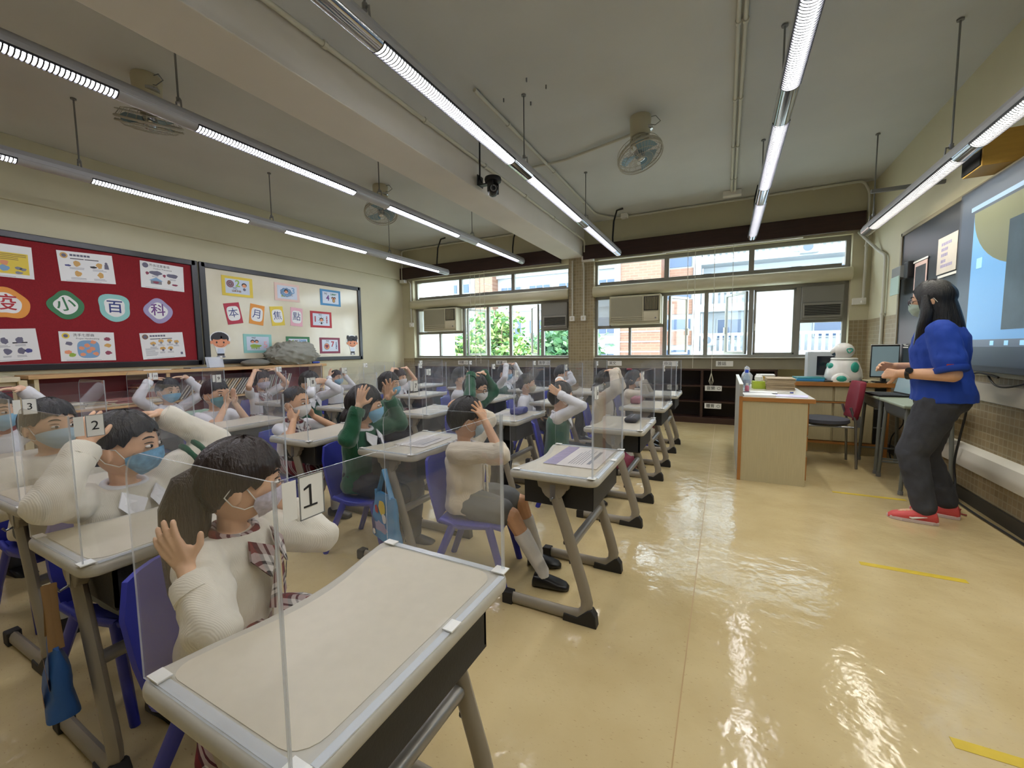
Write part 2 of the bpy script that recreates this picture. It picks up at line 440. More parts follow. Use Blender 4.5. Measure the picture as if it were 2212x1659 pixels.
make_window('window_1', -5.86, [-4.73, -3.56], [-4.67, -4.11, -3.62, -2.97, -2.43],
            [(-4.64, -4.17, .0), (-4.60, -4.16, 1.0), (-4.08, -3.66, 0), (-3.06, -3.55, .9)], [],
            (-5.55, -4.7, -5.26, -4.67), (-2.95, -2.48))
make_window('window_2', -2.0, [-.85, .31], [-.865, -.27, .325, .90, 1.45],
            [(-.80, -.36, 1.0), (-.24, .28, 0), (.27, -.2, .95)], [(.36, .87)],
            (-1.72, -.9, -1.41, -.87), (.93, 1.40))

# ------------------------------------------------------------------ window air conditioners and vent panels
def air_conditioner(x, label):
    r = empty('air_conditioner', (x, YW + .1, 1.545), 0, label, 'air conditioner', 'window air conditioners')
    MB().bb(-.4, .4, -.19, .25, 0, .46).build('body', mat('ac_beige', (186, 180, 152), .5), r, bevel=.012)
    MB().bb(-.37, .12, -.198, -.189, .05, .43).build('front_panel', mat('ac_panel', (150, 145, 122), .55), r, bevel=.003)
    g = MB().bb(.15, .37, -.196, -.189, .21, .43).build('outlet', M_black, r)
    for k in range(11): MB().box((.17 + k * .018, -.2, .32), (.006, .014, .2), RZ(.4)).build('louvre', mat('ac_louvre', (160, 152, 122), .5), r)
    MB().bb(.15, .37, -.202, -.189, .05, .19).build('control_panel', mat('ac_light', (206, 198, 170), .5), r, bevel=.003)
    for z in (.085, .12, .155): MB().bb(-.36, .36, -.205, -.196, z - .04, z - .034).build('trim_line', MATS['ac_light'], r)
    MB().cyl((.33, -.202, .09), (.33, -.215, .09), .012).build('knob', M_grey, r)
    return r
air_conditioner(-5.13, 'beige window air conditioner in the window beside the cream bulletin board corner')
air_conditioner(-1.31, 'beige window air conditioner beside the tiled pillar, in the window by the teacher desk')
def vent_panel(x, label):
    r = empty('vent_panel', (x, YW + .1, 1.53), 0, label, 'vent', 'louvred vent panels in the windows')
    MB().bb(-.235, .235, -.05, .05, 0, .455).build('panel', mat('vent_grey', (132, 130, 122), .5), r, bevel=.006)
    f = MB(); f.bb(-.215, .215, -.062, -.05, .03, .05); f.bb(-.215, .215, -.062, -.05, .2, .22); f.bb(-.215, -.2, -.062, -.05, .05, .2); f.bb(.2, .215, -.062, -.05, .05, .2)
    f.build('grille_frame', mat('vent_frame', (150, 148, 140), .5), r)
    MB().bb(-.2, .2, -.053, -.05, .05, .2).build('opening', M_black, r)
    for k in range(7): MB().box((0, -.058, .062 + k * .022), (.4, .016, .004), RX(.5)).build('slat', MATS['vent_grey'], r)
    MB().bb(-.235, .235, -.056, -.05, .235, .238).build('seam', M_grey, r)
    return r
vent_panel(-2.715, 'grey vent panel with dark louvres beside the tiled pillar')
vent_panel(1.165, 'grey vent panel with dark louvres above the robot counter')

# blind cords hanging in front of the windows
def blind_cord(x, z0, z1, label, loop=False):
    b = MB(); y = YW - .1
    b.tube([(x, y, z1), (x + .005, y, (z0 + z1) / 2), (x, y, z0)], .004, 5)
    if loop:
        b.tube([(x, y - .006, z0), (x + .03, y - .01, z0 - .12), (x, y - .01, z0 - .2), (x - .03, y - .01, z0 - .12), (x, y - .006, z0)], .005, 5)
        b.tube([(x, y - .012, z0), (x + .018, y - .016, z0 - .1), (x, y - .016, z0 - .16), (x - .018, y - .016, z0 - .1), (x, y - .012, z0)], .005, 5)
    return tag(b.build('blind_cord', mat('cord_white', (206, 202, 186), .6), smooth=60), label, 'cord', 'blind cords')
for x, zb in ((-4.38, 1.15), (-4.28, .85), (-4.17, .9), (-4.07, 1.1)): blind_cord(x, zb, 2.64, 'thin white blind cord in front of the tree-side window')
for x, zb in ((-.53, 1.1), (-.43, .85), (.07, 1.2)): blind_cord(x, zb, 2.64, 'thin white blind cord in front of the balcony-side window')
blind_cord(-.17, .78, 2.64, 'white blind cord tied in a loop above the dark bookcase', True)
for x0, x1, z, rz in ((-1.9, -.85, 2.62, 0.0), (-.9, .9, 2.635, 0)):
    tag(MB().bb(x0, x1, YW - .075, YW - .03, z - .012, z).build('raised_blind', M_white), 'white raised blind rail tucked under the brown pelmet', 'blind', 'raised blinds')

# ------------------------------------------------------------------ built-in dark bookcase under the sills
def bookcase(x0, x1, divs, label):
    r = empty('built_in_bookcase', ((x0 + x1) / 2, YW + .1, 0), 0, label, 'bookcase', 'dark built-in bookcases')
    ox = (x0 + x1) / 2; oy = YW + .1
    dk = mat('bookcase_brown', (58, 36, 28), .45, var=.2, vscale=3, stretch=(1, 1, 10)); inn = mat('bookcase_inside', (40, 26, 22), .6)
    MB().bb(x0 - ox, x1 - ox, .17, .185, .08, .84).build('back_panel', inn, r)
    MB().bb(x0 - ox, x1 - ox, -.1, .18, 0, .09).build('plinth', dk, r, bevel=.004)
    MB().bb(x0 - ox, x1 - ox, -.105, .18, .81, .84).build('top_rail', dk, r, bevel=.004)
    for d in divs: MB().bb(d - .018 - ox, d + .018 - ox, -.1, .175, .09, .81).build('divider', dk, r, bevel=.003)
    for a, b in zip(divs[:-1], divs[1:]):
        for z in (.33, .57): MB().bb(a + .018 - ox, b - .018 - ox, -.085, .175, z - .01, z + .01).build('shelf', dk, r)
    return r
bookcase(-5.86, -2.44, [-5.84, -5.0, -4.15, -3.3, -2.46], 'dark brown built-in bookcase under the tree-side window')
bookcase(-1.985, .68, [-1.965, -1.13, -.3, .66], 'dark brown built-in bookcase between tiled pillar and teacher desk')
def wall_label(x, z, txt, pic, label, y=YW - .006):
    r = tag(MB().bb(-.115, .115, -.004, 0, -.04, .04).build('subject_label', M_paper, bevel=.001), label, 'label', 'white subject labels')
    r.location = (x, y, z)
    put_text(txt, .06, M_ink, frame4((-.035, -.0055, -.001), (1, 0, 0), (0, 0, 1)), r)
    b = MB()
    if pic == 'panda':
        for dx in (-.018, .018): b.lathe([(.010, -.0052), (.010, -.0044)], 10, (.075 + dx, 0, .018), RX(PI / 2)); b.lathe([(.007, -.0055), (.007, -.0052)], 10, (.075 + dx * .5, 0, -.004), RX(PI / 2))
    else:
        b.tube([(.075 + .022 * math.cos(a), -.005, .022 * math.sin(a) * .8) for a in [2 * PI * k / 12 for k in range(12)]], .0025, 4, closed=True)
        for dx in (-.008, .008): b.lathe([(.003, -.0055), (.003, -.0044)], 6, (.075 + dx, 0, .004), RX(PI / 2))
    b.build('picture', M_ink, r)
    return r
wall_label(-4.64, .915, '視藝', '', 'white visual art subject label above the dark bookcase')
wall_label(-3.77, .915, '常識', '', 'white general studies subject label above the dark bookcase')
wall_label(-2.9, .915, '數學', '', 'white maths subject label above the dark bookcase')
wall_label(-1.63, .915, '英文', 'panda', 'white English subject label above the dark bookcase')
wall_label(-.755, .915, '中文', 'panda', 'white Chinese subject label above the dark bookcase')
wall_label(0, .918, '普話', 'panda', 'white spoken-language label with a bold panda face above the dark bookcase')
wall_label(-.14, .545, '音樂', '', 'white music label on the higher bookcase shelf edge', YW - .001)
wall_label(-.14, .275, '體育', '', 'white physical-education label on the lower bookcase shelf edge', YW - .001)
# ------------------------------------------------------------------ outside: apartment blocks and trees
M_fac = mat('facade_white', (150, 156, 160), .7, var=.04, vscale=.6)
M_facb = mat_grid('brown_brick', (118, 82, 62), (130, 100, 80), .5, .16, .1, offset=.5)
M_win = mat('far_window', (52, 72, 100), .2)
M_slat = mat('balcony_slat', (148, 154, 158), .6)
M_gap = mat('balcony_gap', (70, 80, 90), .7)
YO = 27.0
ground = struct(MB().bb(-45, 30, 9, 60, -6.2, -6).build('ground', mat('outdoor_ground', (150, 150, 140), .9)))
def far_window(p, x, z, w, h, y):
    f = MB().bb(x - w / 2, x + w / 2, y - .06, y, z - h / 2, z + h / 2).build('window', M_fac, p)
    n = max(2, round(w / .6))
    for k in range(n):
        MB().bb(x - w / 2 + .05 + k * (w - .05) / n, x - w / 2 + (k + 1) * (w - .05) / n, y - .08, y - .05, z - h / 2 + .06, z + h / 2 - .06).build('pane', M_win, f)
    return f
def far_ac(p, x, z, y):
    a = MB().bb(x - .4, x + .4, y - .4, y, z - .3, z + .3).build('condenser', M_fac, p, bevel=.03)
    MB().lathe([(.22, 0), (.22, .03)], 16, (x - .08, y - .4, z), RX(PI / 2)).build('condenser_grille', M_gap, a)
# balcony block
A = empty('apartment_block', (2, YO + 4, -6), 0, 'white apartment block with slatted balconies beyond the teacher-side window', 'building')
def AB(): return MB()
o3 = (2, YO + 4, -6)
def loc(b, nm, m, p=A, **k):
    b.v = [(x - o3[0], y - o3[1], z - o3[2]) for x, y, z in b.v]; return b.build(nm, m, p, **k)
loc(MB().bb(-1.3, 13, YO + 1.4, YO + 9, -6, 13), 'wall', M_fac)
loc(MB().bb(-1.75, -1.35, YO - .1, YO + 1.6, -6, 13), 'pillar', M_fac)
for k in range(-2, 5):
    z0 = 0.75 + k * 2.7        # slab level of each floor
    loc(MB().bb(-1.35, 13, YO, YO + 1.4, z0 - .25, z0), 'balcony_slab', M_fac)
    loc(MB().bb(-1.35, 13, YO - .05, YO + .05, z0 + 1.05, z0 + 1.2), 'rail', M_fac)
    loc(MB().bb(-1.35, 13, YO - .04, YO + .04, z0, z0 + .18), 'rail', M_fac)
    if 0 <= k <= 2:
        n = 26
        for i in range(n):
            x = -1.2 + i * .3
            loc(MB().bb(x, x + .16, YO - .03, YO + .03, z0 + .18, z0 + 1.05), 'slat', M_slat)
    else:
        loc(MB().bb(-1.35, 13, YO - .03, YO + .02, z0 + .18, z0 + 1.05), 'slat_panel', M_slat)
    for x in (.2, 2.6, 5.0, 7.4):
        w = loc(MB().bb(x - .7, x + .7, YO + 1.3, YO + 1.4, z0 + .9, z0 + 2.1), 'window', M_fac)
        for q in (-.33, .33): loc(MB().bb(x + q - .28, x + q + .28, YO + 1.27, YO + 1.31, z0 + .97, z0 + 2.03), 'pane', M_win, w) if False else None
        loc(MB().bb(x - .62, x + .62, YO + 1.27, YO + 1.31, z0 + .97, z0 + 2.03), 'window_pane', M_win)
for x, z in ((3.75, 6.25), (-.85, 1.55), (6.0, 3.4)):
    a = loc(MB().bb(x - .4, x + .4, YO - .5, YO - .06, z - .3, z + .3), 'condenser', M_fac, bevel=.03)
    loc(MB().lathe([(.22, 0), (.22, .03)], 16, (x - .08, YO - .5, z), RX(PI / 2)), 'condenser_grille', M_gap)
loc(MB().bb(1.7, 3.4, YO - .12, YO - .06, 2.2, 3.0), 'green_tarp', mat('tarp_green', (96, 176, 170), .7))
# banded stair tower with brown panels
o3 = (-2.5, YO + 3, -6)
B = empty('stair_tower', o3, 0, 'white stair tower with brown brick bands beside the slatted balconies', 'building')
loc(MB().bb(-3.4, -1.76, YO + .4, YO + 5, -6, 13), 'wall', M_fac, B)
for k in range(-2, 5):
    z0 = 1.3 + k * 1.85
    loc(MB().bb(-3.35, -1.8, YO + .3, YO + .4, z0, z0 + .85), 'brown_band', M_facb, B)
    loc(MB().bb(-3.2, -1.9, YO + .33, YO + .39, z0 + .95, z0 + 1.55), 'window_pane', M_win, B)
# brown gable
o3 = (-4.7, YO, -6)
Cb = empty('brick_gable', o3, 0, 'brown brick gable wall of a housing block', 'building')
loc(MB().bb(-6.0, -3.42, YO - 1, YO + 6, -6, 7.4), 'wall', M_facb, Cb)
loc(MB().bb(-6.1, -5.75, YO - 1.1, YO - .95, -6, 7.4), 'corner_strip', M_fac, Cb)
for z in (.9, 1.5, 2.1): loc(MB().bb(-6.0, -3.42, YO - 1.04, YO - .99, z, z + .07), 'band', M_fac, Cb)
# white block behind the brick gable
o3 = (-9, YO + 8, -6)
D = empty('white_block', o3, 0, 'white housing block with blue windows behind the trees', 'building')
loc(MB().bb(-17.5, -7.0, YO + 5, YO + 12, -6, 20), 'wall', M_fac, D)
loc(MB().bb(-19.2, -17.5, YO + 4, YO + 12, -6, 20), 'brown_column', M_facb, D)
for k in range(-1, 5):
    for x in (-16.2, -13.6, -11.0, -8.4):
        z = 2.9 + k * 2.8
        loc(MB().bb(x - .95, x + .95, YO + 4.9, YO + 5, z - .7, z + .7), 'window', M_fac, D)
        for q in (-.62, 0, .62): loc(MB().bb(x + q - .27, x + q + .27, YO + 4.86, YO + 4.92, z - .62, z + .62), 'window_pane', M_win, D)
    loc(MB().bb(-17.5, -7, YO + 4.7, YO + 5, 1.5 + k * 2.8, 1.75 + k * 2.8), 'ledge', M_fac, D)
# distant tower
o3 = (-27, 50, -6)
T = empty('distant_tower', o3, 0, 'pale distant tower block with rows of small windows', 'building')
loc(MB().bb(-46, -30.0, 48, 56, -6, 34), 'wall', M_fac, T)
for k in range(0, 9):
    for i in range(8):
        x = -44.5 + i * 1.9; z = 1.5 + k * 2.6
        loc(MB().bb(x - .5, x + .5, 47.9, 48, z - .55, z + .55), 'window_pane', M_win, T)
# pale side wall and fin close to the window
tag(MB().bb(-6.9, -6.35, 8.0, 9.2, -6, 9).build('service_wall', mat('pale_wall', (214, 220, 222), .7, var=.03)), 'pale rendered service wall just outside the tree-side window', 'wall', kind='structure')

def leaf_tree(x, y, z0, zc, rx, rz, n, cols, label, seed):
    rnd = random.Random(seed)
    r = empty('leafy_tree', (x, y, z0), 0, label, 'tree', 'trees outside the window')
    h = zc - z0
    t = MB(); t.tube([(0, 0, 0), (.05, 0, h * .4), (-.05, .05, h * .75), (0, 0, h)], [.16, .12, .09, .05], 8)
    for k in range(6):
        a = k * 1.05
        t.tube([(0, 0, h * (.5 + .06 * k)), (math.cos(a) * rx * .4, math.sin(a) * rx * .3, h * (.62 + .06 * k)), (math.cos(a) * rx * .75, math.sin(a) * rx * .6, h * (.7 + .08 * k))], [.06, .04, .015], 6)
    t.build('trunk', mat('bark', (110, 92, 72), .8, var=.2, vscale=10), r, smooth=50)
    f = MB()
    clumps = []
    for k in range(26):
        u = rnd.uniform(-1, 1); a = rnd.uniform(0, 2 * PI); q = math.sqrt(1 - u * u)
        s = rnd.uniform(.45, 1)
        clumps.append(Vector((q * math.cos(a) * rx * s, q * math.sin(a) * rx * s, u * rz * s + h)))
    for k in range(n):
        c = rnd.choice(clumps); p = c + Vector((rnd.gauss(0, .28), rnd.gauss(0, .28), rnd.gauss(0, .22)))
        L = rnd.uniform(.16, .3); W = L * rnd.uniform(.25, .36)
        d = Vector((rnd.uniform(-1, 1), rnd.uniform(-1, 1), rnd.uniform(-.9, .25))).normalized()
        s = d.cross(Vector((rnd.uniform(-1, 1), rnd.uniform(-1, 1), rnd.uniform(-1, 1)))).normalized()
        nn = d.cross(s) * L * .12
        f.add([p, p + d * L * .45 + s * W + nn, p + d * L, p + d * L * .45 - s * W + nn], [(0, 1, 2, 3)], rnd.randrange(len(cols)))
    f.build('foliage', cols, r)
    return r
gl = [mat('leaf_green', (108, 142, 66), .5, var=.25, vscale=3), mat('leaf_dark', (60, 104, 48), .5), mat('leaf_light', (170, 182, 116), .5)]
gd = [mat('leaf_mid', (66, 114, 66), .5), mat('leaf_deep', (44, 90, 56), .5), mat('leaf_soft', (124, 162, 112), .5)]
leaf_tree(-7.75, 11.0, -6, .85, 1.15, .95, 2600, gl, 'pale yellow-green broadleaf tree beside the pale service wall', 1)
leaf_tree(-7.6, 13.9, -6, 1.3, 1.3, 1.15, 2800, gl, 'tall yellow-green broadleaf tree with a rounded crown', 2)
leaf_tree(-6.6, 17.2, -6, .7, 1.35, 1.3, 2000, gd, 'deep green tree in front of the white housing block', 3)
leaf_tree(-3.85, 11.0, -6, .9, .8, .9, 1500, gd, 'small deep green tree beside the tiled pillar window edge', 4)
# ------------------------------------------------------------------ hanging fluorescent runs
M_house = mat('luminaire_grey', (168, 168, 170), .35, metal=.2)
M_chrome = mat('luminaire_chrome', (190, 192, 196), .12, metal=.9)
M_rib = mat('louvre_white', (34, 34, 40), .4)
def light_run(x, z, segs, y_end, rods, tint, label, w=.105, y0=-1.4, chrome=False):
    """one continuous run: housing, lit tubes behind ribbed louvres, joiners, hanging rods"""
    r = empty('hanging_light_run', (x, 0, z), 0, label, 'ceiling light', 'hanging fluorescent light runs')
    em = mat_emit('tube_' + '_'.join(map(str, tint)), tint, TUBE)
    prof = [(-w * .30, .085), (w * .30, .085), (w * .5, .045), (w * .5, .018), (w * .42, .012), (-w * .42, .012), (-w * .5, .018), (-w * .5, .045)]
    M = Matrix(((1, 0, 0), (0, 0, 1), (0, 1, 0)))
    MB().prism(prof, y0, y_end, M).build('housing', M_house, r, bevel=.003)
    half = [(w * .46 * math.cos(PI + PI * k / 8), .014 + .034 * math.sin(PI + PI * k / 8)) for k in range(9)]
    last = y0
    cm = M_chrome if chrome else M_house
    for a, b in segs:
        if a - last > .05: MB().prism(half, last + .004, a - .004, M).build('joiner', cm, r, smooth=50)
        inner = [(q[0] * .80, .014 + (q[1] - .014) * .8) for q in half]
        vs = [Vector((q[0], y, q[1])) for y in (a + .01, b - .01) for q in inner]
        MB().add(vs, [(k, k + 1, 9 + k + 1, 9 + k) for k in range(8)]).build('light_tube', em, r, smooth=60)
        lv = MB(); n = int((b - a) / .02)
        for k in range(n + 1):
            y = a + (b - a) * k / n
            vs = [Vector((q[0] * s, yy, .014 + (q[1] - .014) * s)) for yy, s in ((y - .0035, .86), (y - .0035, 1.0), (y + .0035, 1.0), (y + .0035, .86)) for q in half]
            lv.add(vs, [(j * 9 + i, j * 9 + i + 1, (j + 1) * 9 + i + 1, (j + 1) * 9 + i) for j in range(3) for i in range(8)])
        for sgn in (-1, 1): lv.bb(sgn * w * .455 - .003, sgn * w * .455 + .003, a, b, .004, .016)
        tag(lv.build('louvre', M_rib, r), kind='stuff')
        last = b
    MB().prism(half, last + .004, y_end, M).build('end_cap', cm, r, smooth=50)
    for y in rods:
        if 'up' in str(y): continue
        MB().cyl((0, y, .13), (0, y, ZC - z - .002), .006, n=6).build('hanging_rod', M_grey, r)
        MB().cyl((0, y, ZC - z - .012), (0, y, ZC - z - .001), .02, n=8).build('ceiling_mount', M_grey, r)
        k = MB(); k.tube([(-.03, y, .08), (-.026, y, .13), (.026, y, .13), (.03, y, .08)], .006, 6); k.cyl((0, y, .12), (0, y, .15), .013, n=8)
        k.build('bracket', M_steel, r, smooth=40)
    return r
cool = (238, 238, 250); neut = (244, 243, 244); warm = (250, 245, 230)
light_run(-4.8, 2.62, [(-.3, 1.24), (1.66, 2.96), (3.4, 4.68), (5.1, 6.45)], 6.75, [1.6, 3.25, 5.2], cool, 'hanging fluorescent light run beside the bulletin board wall')
light_run(-3.25, 2.69, [(-.2, 1.27), (1.69, 3.05), (3.5, 4.82), (5.28, 6.65)], 6.85, [1.6, 3.4, 5.2], cool, 'hanging fluorescent light run between the bulletin boards and the beam')
light_run(-1.53, 2.62, [(-.3, 1.2), (1.62, 3.02), (3.36, 4.72), (4.98, 6.42)], 6.72, [1.55, 3.28, 5.0], neut, 'hanging fluorescent light run alongside the ceiling beam', chrome=True)
light_run(.29, 2.63, [(-.35, 1.1), (1.55, 2.95), (3.38, 4.66), (5.12, 6.5)], 6.7, [1.5, 3.4, 5.1], neut, 'hanging fluorescent light run over the clear floor before the teacher desk', chrome=True)
light_run(1.29, 2.33, [(-.3, 1.4), (1.7, 3.5), (3.72, 5.42)], 5.7, [2.0, 3.87, 5.5], warm, 'lower light run hung parallel to the blackboard', chrome=True)

# ------------------------------------------------------------------ orbiting ceiling fans
def ceiling_fan(x, y, tilt_dir, label):
    r = empty('orbit_fan', (x, y, ZC), 0, label, 'ceiling fan', 'orbiting ceiling fans')
    cf = mat('fan_cream', (196, 190, 164), .45)
    MB().lathe([(.09, 0), (.095, -.02), (.088, -.15), (.08, -.17)], 20).build('mount', cf, r, smooth=40)
    for s in (-1, 1): MB().box((s * .075, 0, -.2), (.014, .05, .14)).build('yoke', cf, r, bevel=.004)
    MB().lathe([(.045, -.12), (.062, -.14), (.062, -.23), (.03, -.26)], 18).build('motor', mat('fan_motor', (176, 170, 146), .4), r, smooth=40)
    MB().lathe([(.03, -.1), (.05, -.105), (.05, -.125), (.03, -.13)], 16, (.06, 0, 0)).build('gear_cover', M_chrome, r, smooth=40)
    M = RZ(tilt_dir) @ RY(.42)
    c = Vector((0, 0, -.33))
    g = MB(); R = .2
    for rr, zz, th in ((R, 0, .009), (R, -.03, .006), (R * .97, .045, .0028), (R * .7, .065, .0022), (R * .35, .075, .0025), (R * .75, -.055, .0022), (R * .5, -.065, .0022), (R * .25, -.07, .0025)):
        g.tube([c + M @ Vector((rr * math.cos(a), rr * math.sin(a), zz)) for a in [2 * PI * k / 28 for k in range(28)]], th, 5, closed=True)
    for k in range(40):
        a = 2 * PI * k / 40
        d = Vector((math.cos(a), math.sin(a), 0))
        g.tube([c + M @ (d * R * .25 + Vector((0, 0, -.07))), c + M @ (d * R * .75 + Vector((0, 0, -.055))), c + M @ (d * R + Vector((0, 0, -.02)))], .0014, 4)
        if k % 2 == 0: g.tube([c + M @ (d * R * .3 + Vector((0, 0, .075))), c + M @ (d * R * .8 + Vector((0, 0, .06))), c + M @ (d * R + Vector((0, 0, 0)))], .0018, 4)
    g.build('guard', mat('fan_wire', (176, 174, 160), .4), r, smooth=60)
    bl = mat('fan_blade', (128, 158, 172), .25)
    for k in range(3):
        b = MB(); a0 = k * 2 * PI / 3; N = 6; top = []; 
        for i in range(N + 1):
            a = a0 + i / N * 1.25; 
            top.append([M @ Vector((rr * math.cos(a), rr * math.sin(a), .03 - .05 * i / N * (.4 + rr / R))) + c for rr in (.04, .10, .17)])
        vs = [v for q in top for v in q] + [v - M @ Vector((0, 0, .003)) for q in top for v in q]
        K = 3 * (N + 1)
        fs = [(i * 3 + j, i * 3 + j + 1, i * 3 + j + 4, i * 3 + j + 3) for i in range(N) for j in range(2)]
        fs += [tuple(K + q for q in reversed(f)) for f in fs]
        b.add(vs, fs).build('blade', bl, r, smooth=50)
    h = MB(); h.lathe([(.012, .05), (.042, .04), (.045, -.01), (.03, -.05), (.01, -.055)], 16, c, M); h.build('hub', M_chrome, r, smooth=40)
    cordp = [(.07, .0, -.02), (.13, .02, -.01), (.17, .03, -.06), (.13, .0, -.1), (.08, 0, -.08)]
    MB().tube(cordp, .0035, 5).build('cord', M_grey, r, smooth=60)
    return r
ceiling_fan(-3.95, 1.74, -.5, 'cream orbiting ceiling fan above the bulletin board side, next to the red board')
ceiling_fan(-3.95, 4.15, 2.4, 'cream orbiting ceiling fan above the cream bulletin board end')
ceiling_fan(-.74, 4.08, 2.6, 'cream orbiting ceiling fan on the bare ceiling beyond the beam')

# ------------------------------------------------------------------ tracking camera hung from the beam
r = empty('tracking_camera', (-1.98, 3.55, 2.75), 0, 'black swivel camera hanging beside the ceiling beam', 'camera')
MB().tube([(-.125, -.02, .44), (-.13, -.02, .03), (-.11, -.02, -.01)], .009, 6).build('cable', M_black, r, smooth=60)
MB().bb(-.145, -.135, -.05, .05, -.04, .06).bb(-.145, .0, -.03, .03, -.035, -.025).build('bracket', M_black, r, bevel=.002)
MB().lathe([(.03, .03), (.075, .02), (.08, 0), (.075, -.02), (.05, -.028)], 20).build('base', M_black, r, smooth=40)
for s_ in (-1, 1): MB().box((0, s_ * .055, -.07), (.06, .012, .1)).build('yoke', M_black, r, bevel=.004)
MB().lathe([(.035, -.05), (.048, -.04), (.048, .04), (.04, .055)], 18, (0, 0, -.095), RZ(-1.0) @ RY(PI / 2)).build('head', mat('camera_black', (16, 16, 18), .25), r, smooth=40)
hd = RZ(-1.0) @ RY(PI / 2)
MB().lathe([(.03, .055), (.03, .064), (.02, .064), (.02, .058)], 18, (0, 0, -.095), hd, caps=False).build('lens_ring', M_steel, r, smooth=40)
MB().lathe([(.019, .056), (.015, .062), (.005, .064)], 14, (0, 0, -.095), hd).build('lens', mat('lens_glass', (10, 12, 20), .05), r, smooth=40)

# ------------------------------------------------------------------ conduits on the ceiling and walls
M_cond = mat('conduit_paint', (198, 196, 182), .5)
def conduit(pts, rad, label, clips=True, m=None):
    r = empty('conduit', pts[0], 0, label, 'conduit', 'painted conduits')
    o = Vector(pts[0]); P = [Vector(p) - o for p in pts]
    # round the corners a little
    Q = [P[0]]
    for a, b, c in zip(P[:-2], P[1:-1], P[2:]):
        for t in (.0, .25, .5, .75, 1.0):
            d = min(.08, (b - a).length * .4, (c - b).length * .4)
            s = b + (a - b).normalized() * d; e = b + (c - b).normalized() * d
            Q.append(s * (1 - t) ** 2 + b * 2 * t * (1 - t) + e * t * t)
    Q.append(P[-1])
    MB().tube(Q, rad, 8).build('pipe', m or M_cond, r, smooth=50)
    if clips:
        for a, b in zip(P[:-1], P[1:]):
            L = (b - a).length; n = int(L / .9)
            for k in range(n):
                c = a + (b - a) * ((k + .5) / n); d = (b - a).normalized()
                MB().cyl(c - d * .012, c + d * .012, rad * 1.45, n=8).build('clip', m or M_cond, r)
    return r
zc = ZC - .027
conduit([(-2.13, -1.4, 2.95), (-2.13, 6.9, 2.95), (-2.13, 6.9, 2.76)], .016, 'cream conduit running along the side of the ceiling beam')
conduit([(.02, -1.0, zc), (.02, 6.45, zc)], .014, 'cream conduit crossing the bare ceiling towards the windows')
conduit([(.06, -1.0, zc), (.06, 6.45, zc)], .014, 'second cream conduit running beside its twin across the bare ceiling')
conduit([(-2.1, 4.52, zc), (-1.6, 4.52, zc), (-.83, 4.3, zc)], .014, 'cream conduit feeding the fan beyond the beam')
conduit([(-1.83, 3.0, zc), (-1.83, 6.5, zc), (-1.6, 6.86, zc), (1.5, 6.86, zc), (1.58, 6.93, 3.1), (1.58, 6.96, 1.78)], .016, 'cream conduit along the window-side ceiling edge dropping to a socket')
conduit([(-6.05, 6.9, 2.62), (-6.05, 6.9, zc), (-2.6, 6.9, zc)], .016, 'cream conduit along the ceiling edge above the tree-side window')
conduit([(-3.4, 2.15, zc), (-2.58, 2.15, zc)], .012, 'short cream conduit between the beam and the fan by the red board')
conduit([(-3.4, 4.45, zc), (-2.58, 4.45, zc)], .012, 'short cream conduit between the beam and the fan by the cream board')
conduit([(-2.16, 6.92, 2.6), (-2.16, 6.97, 2.5), (-2.16, 6.97, 1.72)], .014, 'cream conduit down the tiled pillar to a switch')
conduit([(-2.36, 6.97, 2.66), (-2.36, 6.97, 1.72)], .014, 'cream conduit down the tiled pillar edge beside the tree-side window')
conduit([(1.5, 6.96, 2.62), (1.62, 6.6, 2.3), (1.62, 6.33, 2.2), (1.62, 6.33, .85)], .018, 'cream conduit bending down the wall corner by the robot counter')
conduit([(-5.95, 6.97, 2.6), (-5.9, 6.97, 2.55), (-5.9, 6.97, 1.75)], .013, 'cream conduit down the corner beside the cream bulletin board')
def junction(x, y, z, label, d=(.12, .09, .07), cat='box'):
    r = tag(MB().box((0, 0, 0), d).build('junction_box', M_white, bevel=.006), label, cat, 'junction boxes'); r.location = (x, y, z); return r
junction(.03, 6.52, ZC - .037, 'white ceiling junction box at the end of the paired conduits', (.22, .1, .07))
junction(-2.08, 6.95, 2.66, 'white junction box under the beam end on the tiled pillar', (.2, .09, .09))
junction(-2.95, 6.75, ZC - .037, 'white ceiling junction box near the beam above the tree-side window', (.24, .1, .07))
junction(-1.45, 6.78, ZC - .037, 'white ceiling junction box feeding the light run alongside the beam', (.1, .09, .07))
junction(-6.05, 6.93, 2.6, 'white junction box in the corner above the cream bulletin board', (.12, .1, .06))
for x, zz, lb in ((-2.16, 1.68, 'white switch box on the tiled pillar next to the teacher-side window'), (-2.36, 1.68, 'white switch box on the tiled pillar next to the tree-side window')):
    s = empty('switch_box', (x, 6.962, zz), 0, lb, 'switch', 'wall switches'); MB().box((0, 0, 0), (.085, .05, .085)).build('housing', M_white, s, bevel=.005); MB().box((0, -.028, 0), (.03, .008, .045)).build('rocker', M_cream, s, bevel=.002)
for x, y, zz, d, lb in ((1.54, 6.972, 1.74, (.14, .05, .085), 'white double socket in the corner above the robot counter'), (-5.9, 6.974, 1.7, (.09, .045, .09), 'white socket in the corner beside the cream bulletin board')):
    s = empty('wall_socket', (x, y, zz), 0, lb, 'socket', 'wall sockets'); MB().box((0, 0, 0), d).build('faceplate', M_white, s, bevel=.005); MB().box((d[0] * .2, -d[1] / 2 - .012, -.01), (.03, .03, .03)).build('plug', M_white, s, bevel=.004)
